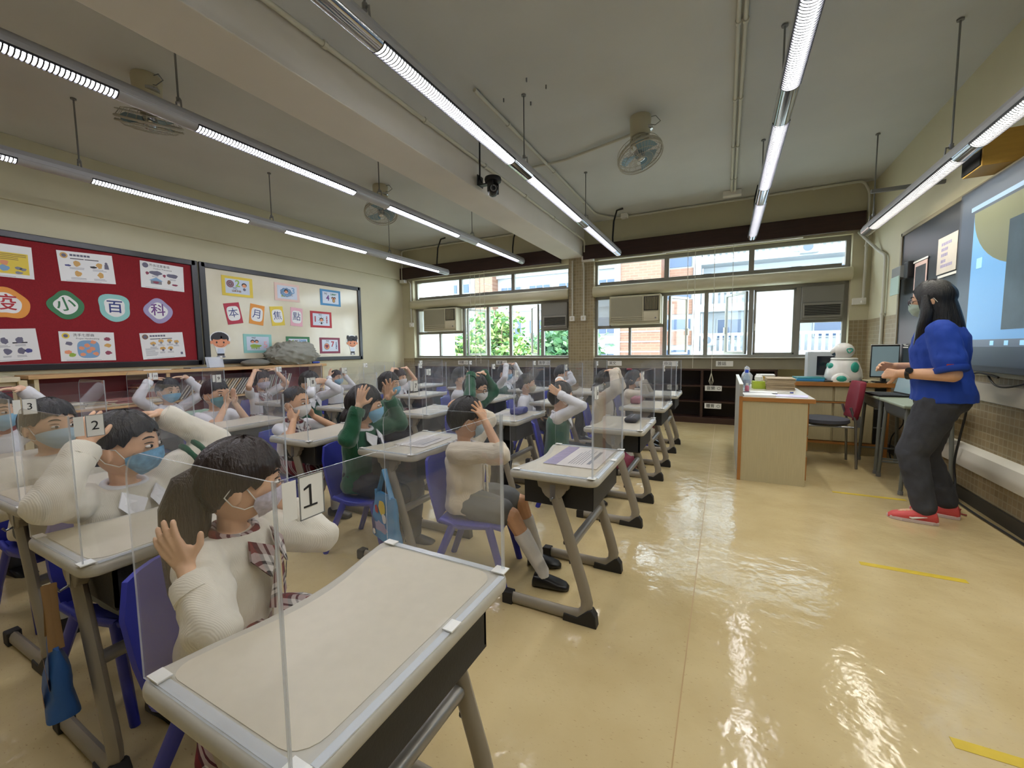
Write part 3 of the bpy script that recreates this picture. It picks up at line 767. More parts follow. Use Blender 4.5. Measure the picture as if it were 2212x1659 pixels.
# black flexible cables from ceiling to the light run ends
for x, z, y, lb in ((-4.8, 2.71, 6.45, 'beside the bulletin board wall'), (-3.25, 2.78, 6.5, 'between bulletin boards and beam'), (-1.53, 2.71, 6.4, 'alongside the ceiling beam'), (.29, 2.72, 6.3, 'over the clear floor')):
    tag(MB().tube([(x + .12, y + .1, ZC - .01), (x + .03, y + .08, ZC - .03), (x, y + .02, ZC - .2), (x - .01, y, z + .1), (x, y - .02, z)], .013, 7).build('flex_cable', M_black, smooth=60),
        'black flexible cable feeding the light run ' + lb, 'cable', 'black cables feeding the light runs')
tag(MB().bb(XR - .5, XR, 5.0, 5.03, 2.55, 2.58).build('steel_bracket', M_grey), 'grey steel bracket bar reaching out from the wall above the blackboard', 'bracket')
for k, (x, y) in enumerate(((-1.7, 3.25), (-1.42, 3.1), (-1.32, 3.25), (-1.52, 3.4))):
    tag(MB().cyl((x, y, ZC - .03), (x, y, ZC - .001), .006, n=6).build('ceiling_bolt', M_grey), 'rusty bolt stub left in the ceiling where a fan was removed', 'bolt', 'ceiling bolt stubs')
# ------------------------------------------------------------------ bulletin boards on the far side wall
XB = XL + .012
def pinboard(y0, y1, z0, z1, m, label, name):
    r = empty(name, (XL, (y0 + y1) / 2, z0), 0, label, 'board')
    oy = (y0 + y1) / 2; h = z1 - z0
    MB().bb(.0, .014, y0 - oy, y1 - oy, 0, h).build('surface', m, r)
    fm = mat('board_frame', (26, 25, 28), .3)
    for a, b, c, d in ((y0, y1, -.02, .045), (y0, y1, h - .045, h + .02), (y0 - .02, y0 + .05, -.02, h + .02), (y1 - .05, y1 + .02, -.02, h + .02)):
        MB().bb(0, .035, a - oy, b - oy, c, d).build('frame', fm, r, bevel=.006)
    return r
M_redfelt = mat('red_felt', (134, 26, 34), .9, var=.12, vscale=120, bump=.1, bscale=300)
pinboard(-.9, 3.07, 1.03, 2.33, M_redfelt, 'long red felt bulletin board in a black frame', 'bulletin_board')
pinboard(3.13, 5.8, 1.03, 2.33, mat('whiteboard', (214, 206, 180), .16, var=.02), 'glossy cream board in a black frame with coloured cards', 'bulletin_board')

C = {k: mat('print_' + k, v, .55) for k, v in dict(yellow=(226, 200, 70), orange=(226, 150, 60), red=(178, 40, 50), crimson=(178, 46, 68), pink=(226, 172, 184), blush=(226, 196, 184), blue=(70, 140, 190), sky=(122, 160, 196), teal=(140, 196, 190), green=(56, 120, 78), maroon=(140, 62, 84), navy=(44, 58, 120), lilac=(158, 150, 186), grey=(130, 132, 140), dark=(44, 42, 48), tan=(206, 162, 92), skin=(224, 150, 112), white=(226, 226, 224), pale=(196, 206, 220), brown=(130, 96, 70), lime=(150, 180, 70), purple=(110, 66, 130), slate=(104, 102, 122), indigo=(70, 72, 130)).items()}
for k in ('white', 'pale'): C[k].node_tree.nodes['Principled BSDF'].inputs['Roughness'].default_value = .3
def sheet(name, yc, zc, w, h, rot, col, label, cat, group, x=XL + .016, shear=0.0, th=.003, poly=None):
    """a flat paper on the board: local x = along the wall, y = up, z = into the room"""
    P = poly or [(-w / 2 - shear, -h / 2), (w / 2 - shear, -h / 2), (w / 2 + shear, h / 2), (-w / 2 + shear, h / 2)]
    o = tag(MB().prism(P, 0, th).build(name, col), label, cat, group)
    o.matrix_world = frame4((x, yc, zc), (0, math.cos(rot), math.sin(rot)), (0, -math.sin(rot), math.cos(rot)))
    return o
def disc(b, x, y, rx, ry, z, mi, n=14, seed=None):
    rnd = random.Random(seed); P = []
    for k in range(n):
        a = 2 * PI * k / n; q = 1 + (rnd.uniform(-.18, .18) if seed is not None else 0)
        P.append((x + rx * q * math.cos(a), y + ry * q * math.sin(a)))
    b.prism(P, z, z + .0007, None, mi)
def bars(b, x, y, w, n, dy, z, mi, seed=1, h=.005):
    rnd = random.Random(seed)
    for k in range(n):
        ww = w * rnd.uniform(.7, 1); b.bb(x - w / 2, x - w / 2 + ww, y - k * dy - h / 2, y - k * dy + h / 2, z, z + .0006, mi)
pm = [C['dark'], C['tan'], C['slate'], C['grey'], C['sky'], C['skin'], C['maroon'], C['brown'], C['lime'], C['yellow'], C['indigo']]
DK, TAN, SLATE, GREY, SKY, SKIN, MAR, BRN, LIME, YEL, IND = range(11)
def finish(b, o): tag(b.build('print', pm, o), kind='stuff')
G6 = 'health posters on the red board'
def poster(yc, zc, rot, t1, t2, badge, kind, label, sh=0.0, x=XL + .016):
    o = sheet('health_poster', yc, zc, .44, .31, rot, C['white'], label, 'poster', G6, shear=sh, x=x)
    b = MB(); z = .0032
    disc(b, -.17, .11, .03, .03, z, badge); disc(b, -.17, .11, .018, .018, z + .0007, SLATE)
    if t1: put_text(t1, .034, M_ink, Matrix.Translation((-.03, .118, z)), o); put_text(t2, .022, M_ink, Matrix.Translation((0, .083, z)), o)
    bars(b, 0, -.145, .36, 1, .01, z, GREY, 3, .003)
    if not t1 and kind in ('cases', 'mask'):
        for q in range(6): b.bb(-.125 + q * .027, -.103 + q * .027, .108, .129, z, z + .0006, SLATE)
        b.bb(-.125, -.02, .079, .087, z, z + .0006, DK); b.bb(-.012, .1, .079, .087, z, z + .0006, DK)
    if kind == 'cases':
        for k, (x, y) in enumerate(((-.08, .035), (.1, .03), (-.08, -.07), (.1, -.07))):
            disc(b, x, y, .026, .03, z, TAN, seed=k); bars(b, x, y - .045, .12, 2, .012, z, GREY, k, .004)
        b.prism([(.14, 0), (.18, 0), (.175, .05), (.145, .05)], z, z + .0007, None, SLATE); disc(b, .16, .06, .012, .014, z, SLATE)
        disc(b, -.15, .01, .025, .01, z, IND, seed=9); disc(b, .05, .01, .028, .012, z, DK, seed=8)
    if kind == 'outdoor':
        for k, (x, y) in enumerate(((-.07, .03), (.1, .02))): disc(b, x, y, .06, .026, z, SLATE, seed=20 + k); disc(b, x - .085, y - .01, .016, .018, z, MAR, seed=k)
        b.prism([(-.14, -.06), (0, -.06), (-.07, -.02)], z, z + .0007, None, SKY); b.bb(-.125, -.015, -.1, -.06, z, z + .0006, GREY); disc(b, -.07, -.08, .03, .014, z + .0008, MAR, seed=4)
        disc(b, .06, -.06, .018, .024, z, BRN, seed=5); disc(b, .12, -.085, .03, .012, z, MAR, seed=6)
        for x in (-.07, .11): bars(b, x, -.005 if x < 0 else -.02, .08, 2, .01, z, GREY, 7, .004)
    if kind == 'hands':
        P = [(.09 * math.copysign(abs(math.cos(a)) ** .6, math.cos(a)), -.03 + .095 * math.copysign(abs(math.sin(a)) ** .6, math.sin(a))) for a in [2 * PI * k / 28 for k in range(28)]]
        b.prism(P, z, z + .0006, None, SKY)
        for k, (x, y) in enumerate(((.04, .045), (-.01, .01), (-.055, -.02), (.03, -.025), (.0, -.05), (-.05, -.085), (.055, -.08))): disc(b, x, y, .024, .02, z + .0008, SKIN, seed=40 + k)
        for k, (x, y, c) in enumerate(((-.15, .03, SLATE), (-.16, -.06, SKIN), (.16, .08, MAR), (.16, .01, TAN), (.16, -.07, MAR), (-.13, -.09, LIME))): disc(b, x, y, .028, .02, z, c, seed=50 + k)
    if kind == 'mask':
        for k, (x, y) in enumerate(((-.1, .03), (-.02, .055), (.07, .055), (.14, .04), (-.01, -.035), (.07, -.035))): disc(b, x, y, .028, .02, z, TAN, seed=60 + k); disc(b, x, y - .02, .012, .014, z + .0007, SLATE if k > 3 else GREY); bars(b, x, y - .042, .07, 2, .011, z, GREY, k, .004)
        bars(b, -.12, -.03, .13, 8, .012, z, GREY, 2, .004); b.bb(.17, .195, -.12, -.09, z, z + .0006, SLATE)
    if kind == 'story':
        b.bb(-.19, .19, -.12, .08, z, z + .0005, YEL); bars(b, .08, .065, .2, 4, .016, z + .0008, BRN, 2, .005)
        disc(b, .03, -.02, .03, .024, z + .0008, SKIN, seed=1); disc(b, .03, -.07, .03, .03, z + .0008, SKY, seed=2)
        for k in range(3): disc(b, .12 + .03 * (k % 2), -.06 - .025 * (k // 2) - .01 * k, .024, .014, z + .0008, GREY, seed=k)
    if kind == 'bears':
        for k, (x, y) in enumerate(((-.12, .03), (.0, .04), (.1, .045), (-.11, -.07), (.01, -.06), (.1, -.06))): disc(b, x, y, .026, .03, z, SLATE, seed=70 + k); bars(b, x, y - .045, .07, 2, .01, z, GREY, k, .004)
        disc(b, .145, -.06, .028, .02, z, IND, seed=3); bars(b, .1, .02, .1, 1, .01, z, DK, 2, .012)
    finish(b, o); return o
poster(1.41, 2.065, 0.0, '', '', GREY, 'story', 'white health poster with a pink creature on a yellow panel', x=XL + .016)
poster(2.03, 2.09, .05, '', '', TAN, 'cases', 'white poster with four tan figures and a dark tower')
poster(2.71, 2.095, -.02, '外出注意事項', 'Outdoor Precautions', SLATE, 'outdoor', 'white poster with grey crowds and a small house')
poster(1.39, 1.26, .06, '', '', GREY, 'bears', 'white poster with small grey-blue bears, slightly tilted')
poster(1.98, 1.25, -.0, '洗手七部曲', 'Proper Handwashing', YEL, 'hands', 'white handwashing poster with hands on a blue panel')
poster(2.66, 1.262, .06, '', '', BRN, 'mask', 'white mask-wearing poster with tan faces and text')
# blob shaped title characters
def blob(yc, zc, r, ch, c_out, c_ch, shape, label, size=.15, rot=0):
    def poly(s):
        n = len(shape); P = []
        for k in range(n * 5):        # closed smooth loop through the radii
            t = k / 5; i = int(t) % n; f = t - int(t); f = f * f * (3 - 2 * f)
            q = shape[i] * (1 - f) + shape[(i + 1) % n] * f; a = 2 * PI * t / n
            P.append((q * r * s * math.cos(a), q * r * s * math.sin(a)))
        return P
    o = sheet('title_character', yc, zc, 0, 0, 0, c_out, label, 'paper title', 'blob title characters on the red board', poly=poly(1.0))
    tag(MB().prism(poly(.66), .003, .0038).build('paper_centre', C['white'], o))
    t = put_text(ch, size, c_ch, Matrix.Translation((0, 0, .004)) @ Matrix.Rotation(rot, 4, 'Z'), o, bold=.002)
    return o
blob(1.42, 1.66, .155, '疫', C['orange'], C['red'], [1.05, .9, 1.0, 1.0, 1.05, 1.05, .85, 1.1], 'orange blob title character with red brushwork', .16)
blob(1.835, 1.68, .15, '小', C['green'], C['green'], [.95, .85, 1.0, .8, .95, .85, 1.0, .95], 'green blob title character', .15, .25)
blob(2.23, 1.685, .145, '百', C['teal'], C['navy'], [.9, 1.1, 1.0, 1.15, .9, 1.0, 1.1, 1.05], 'turquoise blob title character with navy writing', .15)
blob(2.635, 1.68, .15, '科', C['lilac'], C['purple'], [1.0, .85, 1.0, .85, .98, .85, 1.02, .95], 'lilac blob title character with dark purple writing', .15)
# coloured cards on the cream board
GC = 'habit cards on the cream board'
def habit(yc, zc, col, num, ncol, side, words, wcol, label, extra):
    o = sheet('habit_card', yc, zc, .42, .272, 0, col, label, 'card', GC)
    MB().bb(-.165, .165, -.1, .1, .003, .004).build('paper_centre', C['pale'], o)
    z = .0043
    put_text(num, .13, ncol, Matrix.Translation((side[0], side[1], z)), o, bold=.003)
    put_text('習慣', .032, M_ink, Matrix.Translation((side[2], side[3], z)), o, bold=.001)
    put_text(words, .032, wcol, Matrix.Translation((side[4], side[5], z)), o, bold=.001)
    b = MB(); extra(b, z); finish(b, o); return o
def ex_target(b, z):
    for k, rr in enumerate((.05, .038, .026, .014)): disc(b, -.1, .03, rr, rr, z + k * .0007, (MAR, GREY)[k % 2])
    disc(b, .09, .03, .036, .03, z, DK); disc(b, .09, .02, .028, .024, z + .0008, SKIN); disc(b, .09, -.03, .02, .02, z, SLATE)
def ex_cloud(b, z):
    for k in range(9):
        a = 2 * PI * k / 9; disc(b, -.02 + .07 * math.cos(a), .045 * math.sin(a), .03, .026, z, IND); disc(b, -.02 + .07 * math.cos(a), .045 * math.sin(a), .025, .021, z + .0007, SKY)
    disc(b, -.02, .02, .035, .03, z + .0016, DK); disc(b, -.02, .008, .024, .022, z + .0024, SKIN)
def ex_two(b, z):
    for s in (-1, 1): disc(b, .06 + s * .022, .0, .024, .022, z, DK); disc(b, .06 + s * .022, -.006, .015, .014, z + .0008, SKIN)
    disc(b, .06, -.045, .03, .032, z + .0016, BRN); disc(b, .06, -.045, .02, .022, z + .0024, TAN)
def ex_sun(b, z):
    for k in range(8): a = k * PI / 4; b.box((-.0 + .05 * math.cos(a), -.01 + .05 * math.sin(a), z), (.03, .006, .0006), RZ(a), BRN)
    disc(b, 0, 0, .038, .032, z, DK); disc(b, 0, -.008, .028, .024, z + .0008, SKIN); disc(b, 0, -.06, .018, .02, z, DK)
def ex_pair(b, z):
    for s in (-.06, 0): disc(b, s - .02, .03, .03, .025, z, DK); disc(b, s - .02, .022, .022, .018, z + .0008, SKIN)
    disc(b, -.04, -.035, .08, .025, z, LIME, seed=2)
def ex_box(b, z):
    b.bb(.02, .12, -.08, -.01, z, z + .0006, GREY); disc(b, 0, -.02, .03, .025, z, DK); b.prism([(-.14, .0), (-.11, .06), (-.07, .085), (-.1, .05)], z, z + .0007, None, LIME)
def ex_heart(b, z):
    disc(b, -.07, -.015, .058, .058, z, GREY); disc(b, -.07, -.015, .05, .05, z + .0007, SKIN)
    disc(b, -.085, -.005, .02, .02, z + .0014, MAR); disc(b, -.055, -.005, .02, .02, z + .0014, MAR); b.prism([(-.104, -.01), (-.07, -.05), (-.036, -.01)], z + .0014, z + .002, None, MAR)
habit(3.59, 2.085, C['yellow'], '2', C['lime'], (.0, .04, -.04, -.03, -.02, -.065), '以終為始', C['brown'], 'yellow-edged card with a red target and number 2', ex_target)
habit(4.34, 2.09, C['blush'], '3', C['sky'], (.1, .03, .06, -.035, -.04, -.06), '要事第一', C['lime'], 'pale pink card with a blue cloud and number 3', ex_cloud)
habit(5.15, 2.09, C['blue'], '4', C['purple'], (-.06, -.01, -.1, .06, .06, .06), '雙贏思維', C['green'], 'blue-edged card with purple number 4', ex_two)
habit(4.94, 1.705, C['red'], '1', C['red'], (-.12, 0, -.02, .075, .11, .0), '主\n動\n積\n極', C['red'], 'red-edged card with red number 1', ex_sun)
habit(3.83, 1.293, C['teal'], '5', C['pink'], (.11, -.02, -.06, .075, -.04, -.07), '知彼解己', C['lime'], 'turquoise card with pink number 5', ex_pair)
habit(4.485, 1.272, C['green'], '6', C['lime'], (-.1, .03, -.03, .06, .08, .07), '統合綜效', C['blue'], 'green-edged card number 6, half hidden by the grey cover', ex_box)
habit(5.095, 1.267, C['maroon'], '7', C['red'], (.05, .02, -.05, .07, .13, .0), '不\n斷\n更\n新', C['navy'], 'maroon-edged card with a heart and number 7', ex_heart)
def title_card(yc, zc, rot, col, ch, label, sh):
    o = sheet('title_card', yc, zc, .21, .29, rot, col, label, 'card', 'title cards on the cream board', shear=sh)
    P = [(.085 * math.copysign(abs(math.cos(a)) ** .55, math.cos(a)), .1 * math.copysign(abs(math.sin(a)) ** .55, math.sin(a))) for a in [2 * PI * k / 24 for k in range(24)]]
    MB().prism(P, .003, .004).build('paper_centre', C['white'], o)
    put_text(ch, .14, C['navy'], Matrix.Translation((0, 0, .0043)), o)
title_card(3.51, 1.71, .17, C['crimson'], '本', 'tilted crimson card with the first title character', 0)
title_card(3.84, 1.715, -.13, C['orange'], '月', 'tilted orange card with a title character', 0)
title_card(4.155, 1.715, .1, C['yellow'], '焦', 'tilted yellow card with a title character', 0)
title_card(4.48, 1.72, -.06, C['pink'], '點', 'pink card with a dense title character', 0)
def cutout(yc, zc, girl, label):
    P = []
    for k in range(40):
        a = 2 * PI * k / 40; top = math.sin(a) > -.25
        q = (.135, .11) if top else (.07, .17)
        P.append((q[0] * math.cos(a), .07 + q[1] * math.sin(a) if top else .03 + q[1] * 1.25 * math.sin(a)))
    o = sheet('paper_cutout', yc, zc, 0, 0, 0, C['white'], label, 'cut-out', 'cartoon pupil cut-outs', poly=P)
    z = .0032
    def pc(nm, rx, ry, x, y, c, lv): b = MB(); disc(b, x, y, rx, ry, z + lv * .0008, 0, 18); b.build(nm, c, o)
    for s in (-1, 1): pc('ear', .02, .024, s * .108, .03, C['skin'], 0)
    pc('hair', .115, .085, 0, .085, C['dark'], 0); pc('face', .1, .075, 0, .035, C['skin'], 1)
    pc('fringe', .07, .035, -.04, .1, C['dark'], 2); pc('fringe', .05, .03, .055, .1, C['dark'], 2)
    for s in (-1, 1): pc('eye', .011, .014, s * .045, .03, C['dark'], 2)
    b = MB(); b.tube([(.045 * math.cos(a), .0 + .025 * math.sin(a), z + .002) for a in [PI + PI * k / 8 for k in range(9)]], .0025, 4); b.build('smile', C['brown'], o)
    b = MB(); b.prism([(-.045, -.12), (.045, -.12), (.035, -.05), (-.035, -.05)], z, z + .0007); b.build('shirt', C['pale'], o)
    b = MB(); b.prism([(-.045, -.15), (.045, -.15), (.045, -.12), (-.045, -.12)], z, z + .0007); b.build('trousers', C['dark'], o)
    for s in (-1, 1): pc('shoe', .022, .013, s * .035, -.165, C['grey'], 0)
    if girl:
        for s in (-1, 1): pc('bunch', .03, .045, s * .095, .13, C['dark'], 1)
cutout(3.31, 1.275, False, 'cartoon boy paper cut-out with a black fringe')
cutout(5.585, 1.28, True, 'cartoon girl paper cut-out with hair bunches, at the board end')

# ------------------------------------------------------------------ low red shelf unit under the boards
su = empty('low_shelf_unit', (-5.98, 3.05, 0), 0, 'long low shelf unit with pale wood top and red inside', 'shelf')
M_redlam = mat('red_laminate', (116, 24, 32), .45, var=.08)
y0, y1 = 1.47 - 3.05, 4.68 - 3.05
MB().bb(-.165, .2, y0 - .04, y1 + .04, .935, .972).build('top', M_wood, su, bevel=.004)
MB().bb(-.165, -.15, y0, y1, .05, .935).build('back_panel', M_redlam, su)
for y in (y0, y0 + 1.05, y0 + 2.1, y1 - .03): MB().bb(-.15, .18, y, y + .03, 0, .935).build('divider', M_redlam if y < y1 - .1 and y > y0 + .1 else mat('shelf_cream', (206, 190, 150), .5), su)
MB().bb(.165, .185, y0 + 2.1, y0 + 2.135, .05, .935).build('divider_edge', M_wood, su); MB().bb(.165, .185, y0 + 1.05, y0 + 1.085, .05, .935).build('divider_edge', M_wood, su)
MB().bb(-.15, .18, y0, y1, 0, .05).build('plinth', M_redlam, su)
for a, b in ((y0 + .03, y0 + 1.05), (y0 + 1.08, y0 + 2.1), (y0 + 2.13, y1 - .03)):
    for z in (.32, .6): MB().bb(-.15, .185, a, b, z - .02, z).build('shelf', M_wood, su, bevel=.002)
su2 = empty('side_cupboard', (-5.98, .6, 0), 0, 'cream topped cupboard with red sliding doors beside the low shelf', 'cupboard')
MB().bb(-.165, .2, -1.5, .78, .92, .965).build('top', mat('marble_cream', (206, 196, 166), .4, var=.06, vscale=12), su2, bevel=.003)
MB().bb(-.15, .16, -1.48, .76, 0, .92).build('carcass', MATS['shelf_cream'], su2)
for y in (-.75, .0): MB().bb(.16, .178, y + .02, y + .73, .05, .88).build('door', M_redlam, su2, bevel=.003)
for z in (.82, .86): MB().bb(.16, .184, .02, .73, z, z + .01).build('track', M_dkbrown, su2)
MB().bb(-.15, .21, .765, .82, 0, .93).build('end_post', MATS['shelf_cream'], su2, bevel=.003)
# books and magazines on the shelves
bk = [mat('mag_' + str(k), c, .5) for k, c in enumerate(((206, 198, 176), (186, 178, 150), (150, 96, 92), (170, 168, 160), (214, 210, 196), (120, 128, 136), (196, 170, 130), (120, 60, 62)))]
rnd = random.Random(5)
def book(c, d, rot, mi, label, group):
    b = MB(); b.box((0, 0, 0), d)
    o = tag(b.build('magazine', bk[mi], bevel=.001), label, 'book', group); o.location = c; o.rotation_euler = rot; return o
for stack, (yy, n, zb) in enumerate(((1.95, 5, .6), (2.12, 6, .6), (2.42, 12, .6), (1.7, 4, .6))):
    z = zb
    for k in range(n):
        t = rnd.choice((.008, .012, .02, .028)); book((-5.97, yy + rnd.uniform(-.02, .02), z + t / 2 + .0005), (.2 + rnd.uniform(-.02, .02), .26 + rnd.uniform(-.04, .03), t), (0, 0, rnd.uniform(-.08, .08)), rnd.randrange(7),
            ('magazine in the short pile between two taller piles', 'magazine in the pile with uneven edges', 'magazine in the tallest flat pile on the red shelf', 'pale book in the low pile at the shelf unit end')[stack], 'piled magazines on the red shelf'); z += t + .001
for k in range(22):
    a = .62; t = .012; y = 2.72 + k * .036
    if 2.62 < y + .02 < 3.5: book((-5.97, y, .6 + .5 * .26 * math.cos(a) + .5 * t * math.sin(a) + .002), (.2, t, .26), (-a, 0, 0), rnd.choice((0, 1, 3, 4, 6)), 'thin magazine leaning in the slanted row on the red shelf', 'leaning magazines on the red shelf')
for k in range(16):
    a = .35; t = .014; y = 3.66 + k * .03
    book((-5.97, y, .6 + .5 * .25 * math.cos(a) + .5 * t * math.sin(a) + .002), (.2, t, .25), (-a, 0, 0), rnd.choice((0, 2, 3, 4, 5, 7)), 'thin book leaning in the row beneath the grey cover', 'leaning books beneath the grey cover')
# grey dust cover bundle, soft bag, plastic holder and blue marker on top
def lumpy(name, c, r, m, label, cat, seed, fold=.06, flat=.0):
    """soft crumpled bundle: squashed ball with creases"""
    from mathutils import noise as nz
    b = MB(); nu, nv = 72, 36; vs = []
    for j in range(nv + 1):
        th = PI * j / nv
        for i in range(nu):
            p = 2 * PI * i / nu
            d = Vector((math.sin(th) * math.cos(p), math.sin(th) * math.sin(p), math.cos(th)))
            n1 = nz.noise(d * 1.4 + Vector((seed, seed * 2.3, 0))); n2 = nz.noise(d * 2.6 + Vector((0, seed, 5)))
            c1 = (1 - abs(math.sin((d.y * 1.1 + d.z * .8 - d.x * .3) * 4.2 + n1 * 4))) ** 2.5
            c2 = (1 - abs(math.sin((d.y * .6 - d.z * 1.2 + d.x * .5) * 5.5 + n2 * 5 + 1))) ** 2.5
            q = 1 + fold * (c1 * (.6 + n2) + .6 * c2) + .07 * n1 - .03
            z = r[2] * d.z * q
            vs.append((r[0] * d.x * q, r[1] * d.y * q, max(z, -r[2] * (1 - flat)) + r[2] * (1 - flat)))
    b.add(vs, [(j * nu + i, (j + 1) * nu + i, (j + 1) * nu + (i + 1) % nu, j * nu + (i + 1) % nu) for j in range(nv) for i in range(nu)])
    o = tag(b.build(name, m, smooth=85), label, cat); o.location = c; return o
M_cover = mat('grey_cover', (142, 142, 132), .75, var=.06, bump=.15, bscale=18)
lumpy('dust_cover', (-5.9, 4.21, .973), (.19, .39, .20), M_cover, 'large crumpled grey dust cover over equipment on the shelf', 'cover', 3, .22, .25)
lumpy('soft_bag', (-5.94, 3.66, .972), (.12, .2, .055), mat('grey_bag', (116, 116, 108), .8, bump=.2, bscale=30), 'flat grey soft bag beside the grey dust cover', 'bag', 5, .05, .2)
o = empty('leaflet_holder', (-5.95, 3.13, .972), 0, 'clear leaflet holder on the shelf under the cartoon boy', 'holder')
MB().box((.03, 0, .06), (.004, .18, .11), RY(-.25)).build('front', M_acryledge, o); MB().box((-.03, 0, .07), (.004, .18, .14), RY(-.25)).build('back', M_acryledge, o); MB().bb(-.05, .05, -.09, .09, 0, .006).build('base', M_acryledge, o)
tag(MB().bb(-6.02, -5.85, 2.8, 3.0, .972, .985).build('book', bk[5]), 'flat grey-green book on the shelf beside the leaflet holder', 'book')
tag(MB().bb(-6.05, -5.9, 2.35, 2.62, .972, .978).build('paper_sheets', M_paper), 'loose white papers on the shelf top under the red board', 'paper')
o = empty('marker_pen', (-5.98, 4.68, .99), 0, 'blue marker lying at the shelf end by the grey cover', 'marker'); MB().cyl((0, -.07, 0), (0, .02, 0), .017).build('barrel', mat('marker_blue', (40, 70, 170), .35), o, smooth=40); MB().cyl((0, .02, 0), (0, .06, 0), .019, .014).build('cap', MATS['marker_blue'], o, smooth=40)

# ------------------------------------------------------------------ blackboard wall
bb = empty('blackboard', (XR, 3.0, .98), 0, 'long glossy dark blackboard with grey metal frame', 'blackboard')
MB().bb(-.04, -.012, -3.4, 2.78, 0, 1.32).build('surface', mat('board_slate', (34, 39, 46), .3, var=.06, vscale=3), bb)
fr = mat('board_trim', (150, 140, 116), .4, metal=.3)
for a in ((-3.42, 2.8, 1.3, 1.335), (2.77, 2.81, -.01, 1.335), (-3.42, 2.8, -.03, .005)): MB().bb(-.052, -.01, a[0], a[1], a[2], a[3]).build('frame', fr, bb, bevel=.003)
ds = empty('projected_display', (XR - .041, 3.0, .98), 0, 'wide interactive display showing a blue slide with yellow circle', 'screen')
MB().bb(-.03, 0, -1.8, 1.5, .0, 1.31).build('panel', mat('display_panel', (60, 66, 76), .35), ds, bevel=.003)
def scr(nm, y0, y1, z0, z1, c, e, d=.0): 
    return MB().bb(-.0325 - d, -.03, y0 - 3, y1 - 3, z0 - .98, z1 - .98).build(nm, mat_scr(nm + str(c[0]), c, e), ds)
def mat_scr(n, c, e):
    return mat('screen_' + n, c, .35, emit=e)
scr('screen', 1.25, 4.46, 1.02, 2.27, (66, 78, 94), .04)
scr('slide', 1.5, 4.27, 1.2, 2.10, (104, 158, 206), .22, .001)
MBc = MB(); MBc.prism([(-(3.55 + .72 * math.cos(a)) + 3, 2.10 - .98 + .45 * math.sin(a)) for a in [PI + PI * k / 24 for k in range(25)]], -.0342, -.0335, Matrix(((0, 0, 1), (-1, 0, 0), (0, 1, 0)))).build('yellow_circle', mat('screen_yellow', (120, 122, 94), .35, emit=.08), ds)
MB().bb(-.0352, -.0345, .86 - .0 - 1.9 + 1.0, .83, 1.26 - .98, 1.95 - .98).build('picture', mat('screen_green', (56, 74, 84), .35, emit=.05, var=.3, vscale=6), ds)
scr('taskbar', 1.5, 4.27, 1.15, 1.2, (104, 116, 134), .1, .001)
scr('title_bar', 1.4, 4.32, 2.12, 2.15, (134, 162, 190), .16, .001)
MB().bb(-.036, -.034, 1.12, 1.19, 1.7 - .98, 1.77 - .98).build('icon', mat('screen_icon', (140, 190, 220), .35, emit=.4), ds)
for k in range(6): MB().bb(-.036, -.034, .9 - k * .16, .94 - k * .16, 1.16 - .98, 1.19 - .98).build('icon', MATS['screen_icon'], ds)
def board_sheet(y0, y1, z0, z1, m, name, label, cat, g, x=XR - .046):
    o = tag(MB().box((0, 0, 0), (.003, y1 - y0, z1 - z0)).build(name, m), label, cat, g); o.location = (x, (y0 + y1) / 2, (z0 + z1) / 2); return o
o = board_sheet(4.58, 4.92, 1.76, 2.06, mat('old_paper', (204, 196, 184), .6, var=.05), 'notice_sheet', 'cream notice sheet with grey lines hung on the blackboard', 'paper', 'sheets on the blackboard')
bq = MB()
for k, (a, wd) in enumerate(((.09, .2), (.045, .12), (0, .14), (-.05, .1), (-.09, .22))):
    for q in range(int(wd / .03)): bq.bb(-.0024, -.0016, .1 - q * .03 - .022, .1 - q * .03, a - .012, a + .012)
tag(bq.build('print', C['lilac'], o), kind='stuff')
board_sheet(4.54, 4.88, 1.725, 1.745, M_white, 'magnet_strip', 'white magnetic strip under the cream notice sheet', 'strip', 'magnetic strips on the blackboard', XR - .05)
o = board_sheet(5.12, 5.4, 1.6, 1.94, mat('pink_paper', (206, 178, 170), .6), 'photo_sheet', 'pink-edged sheet with a dark picture on the blackboard', 'paper', 'sheets on the blackboard')
MB().bb(-.0025, -.0015, -.115, .115, -.15, .135).build('picture', mat('dark_picture', (52, 52, 56), .5, var=.3, vscale=12), o)
board_sheet(5.1, 5.43, 1.945, 1.962, M_white, 'magnet_strip', 'white magnetic strip above the pink-edged sheet', 'strip', 'magnetic strips on the blackboard', XR - .05)
o = empty('wall_file_rack', (XR - .06, 5.68, 1.72), 0, 'grey wall rack with pale mint sheets at the blackboard end', 'rack')
MB().bb(-.05, .04, -.12, .12, .12, .24).build('box', M_grey, o, bevel=.006); MB().bb(-.06, -.05, -.13, .1, -.04, .14).build('sheets', mat('mint_sheet', (166, 190, 180), .5), o); MB().bb(-.03, .04, -.24, -.14, .1, .26).build('eraser', M_black, o, bevel=.01)
# speaker
sp = empty('wall_speaker', (XR, 4.02, 2.32), 0, 'wooden wall loudspeaker with black front above the blackboard', 'speaker')
MB().bb(-.2, 0, -.125, .125, 0, .21).build('cabinet', mat('speaker_wood', (176, 140, 62), .45, var=.1, vscale=5, stretch=(1, 1, 8)), sp, bevel=.004)
MB().bb(-.208, -.2, -.118, .118, .008, .202).build('grille', mat('speaker_black', (20, 20, 22), .85, bump=.3, bscale=300), sp)
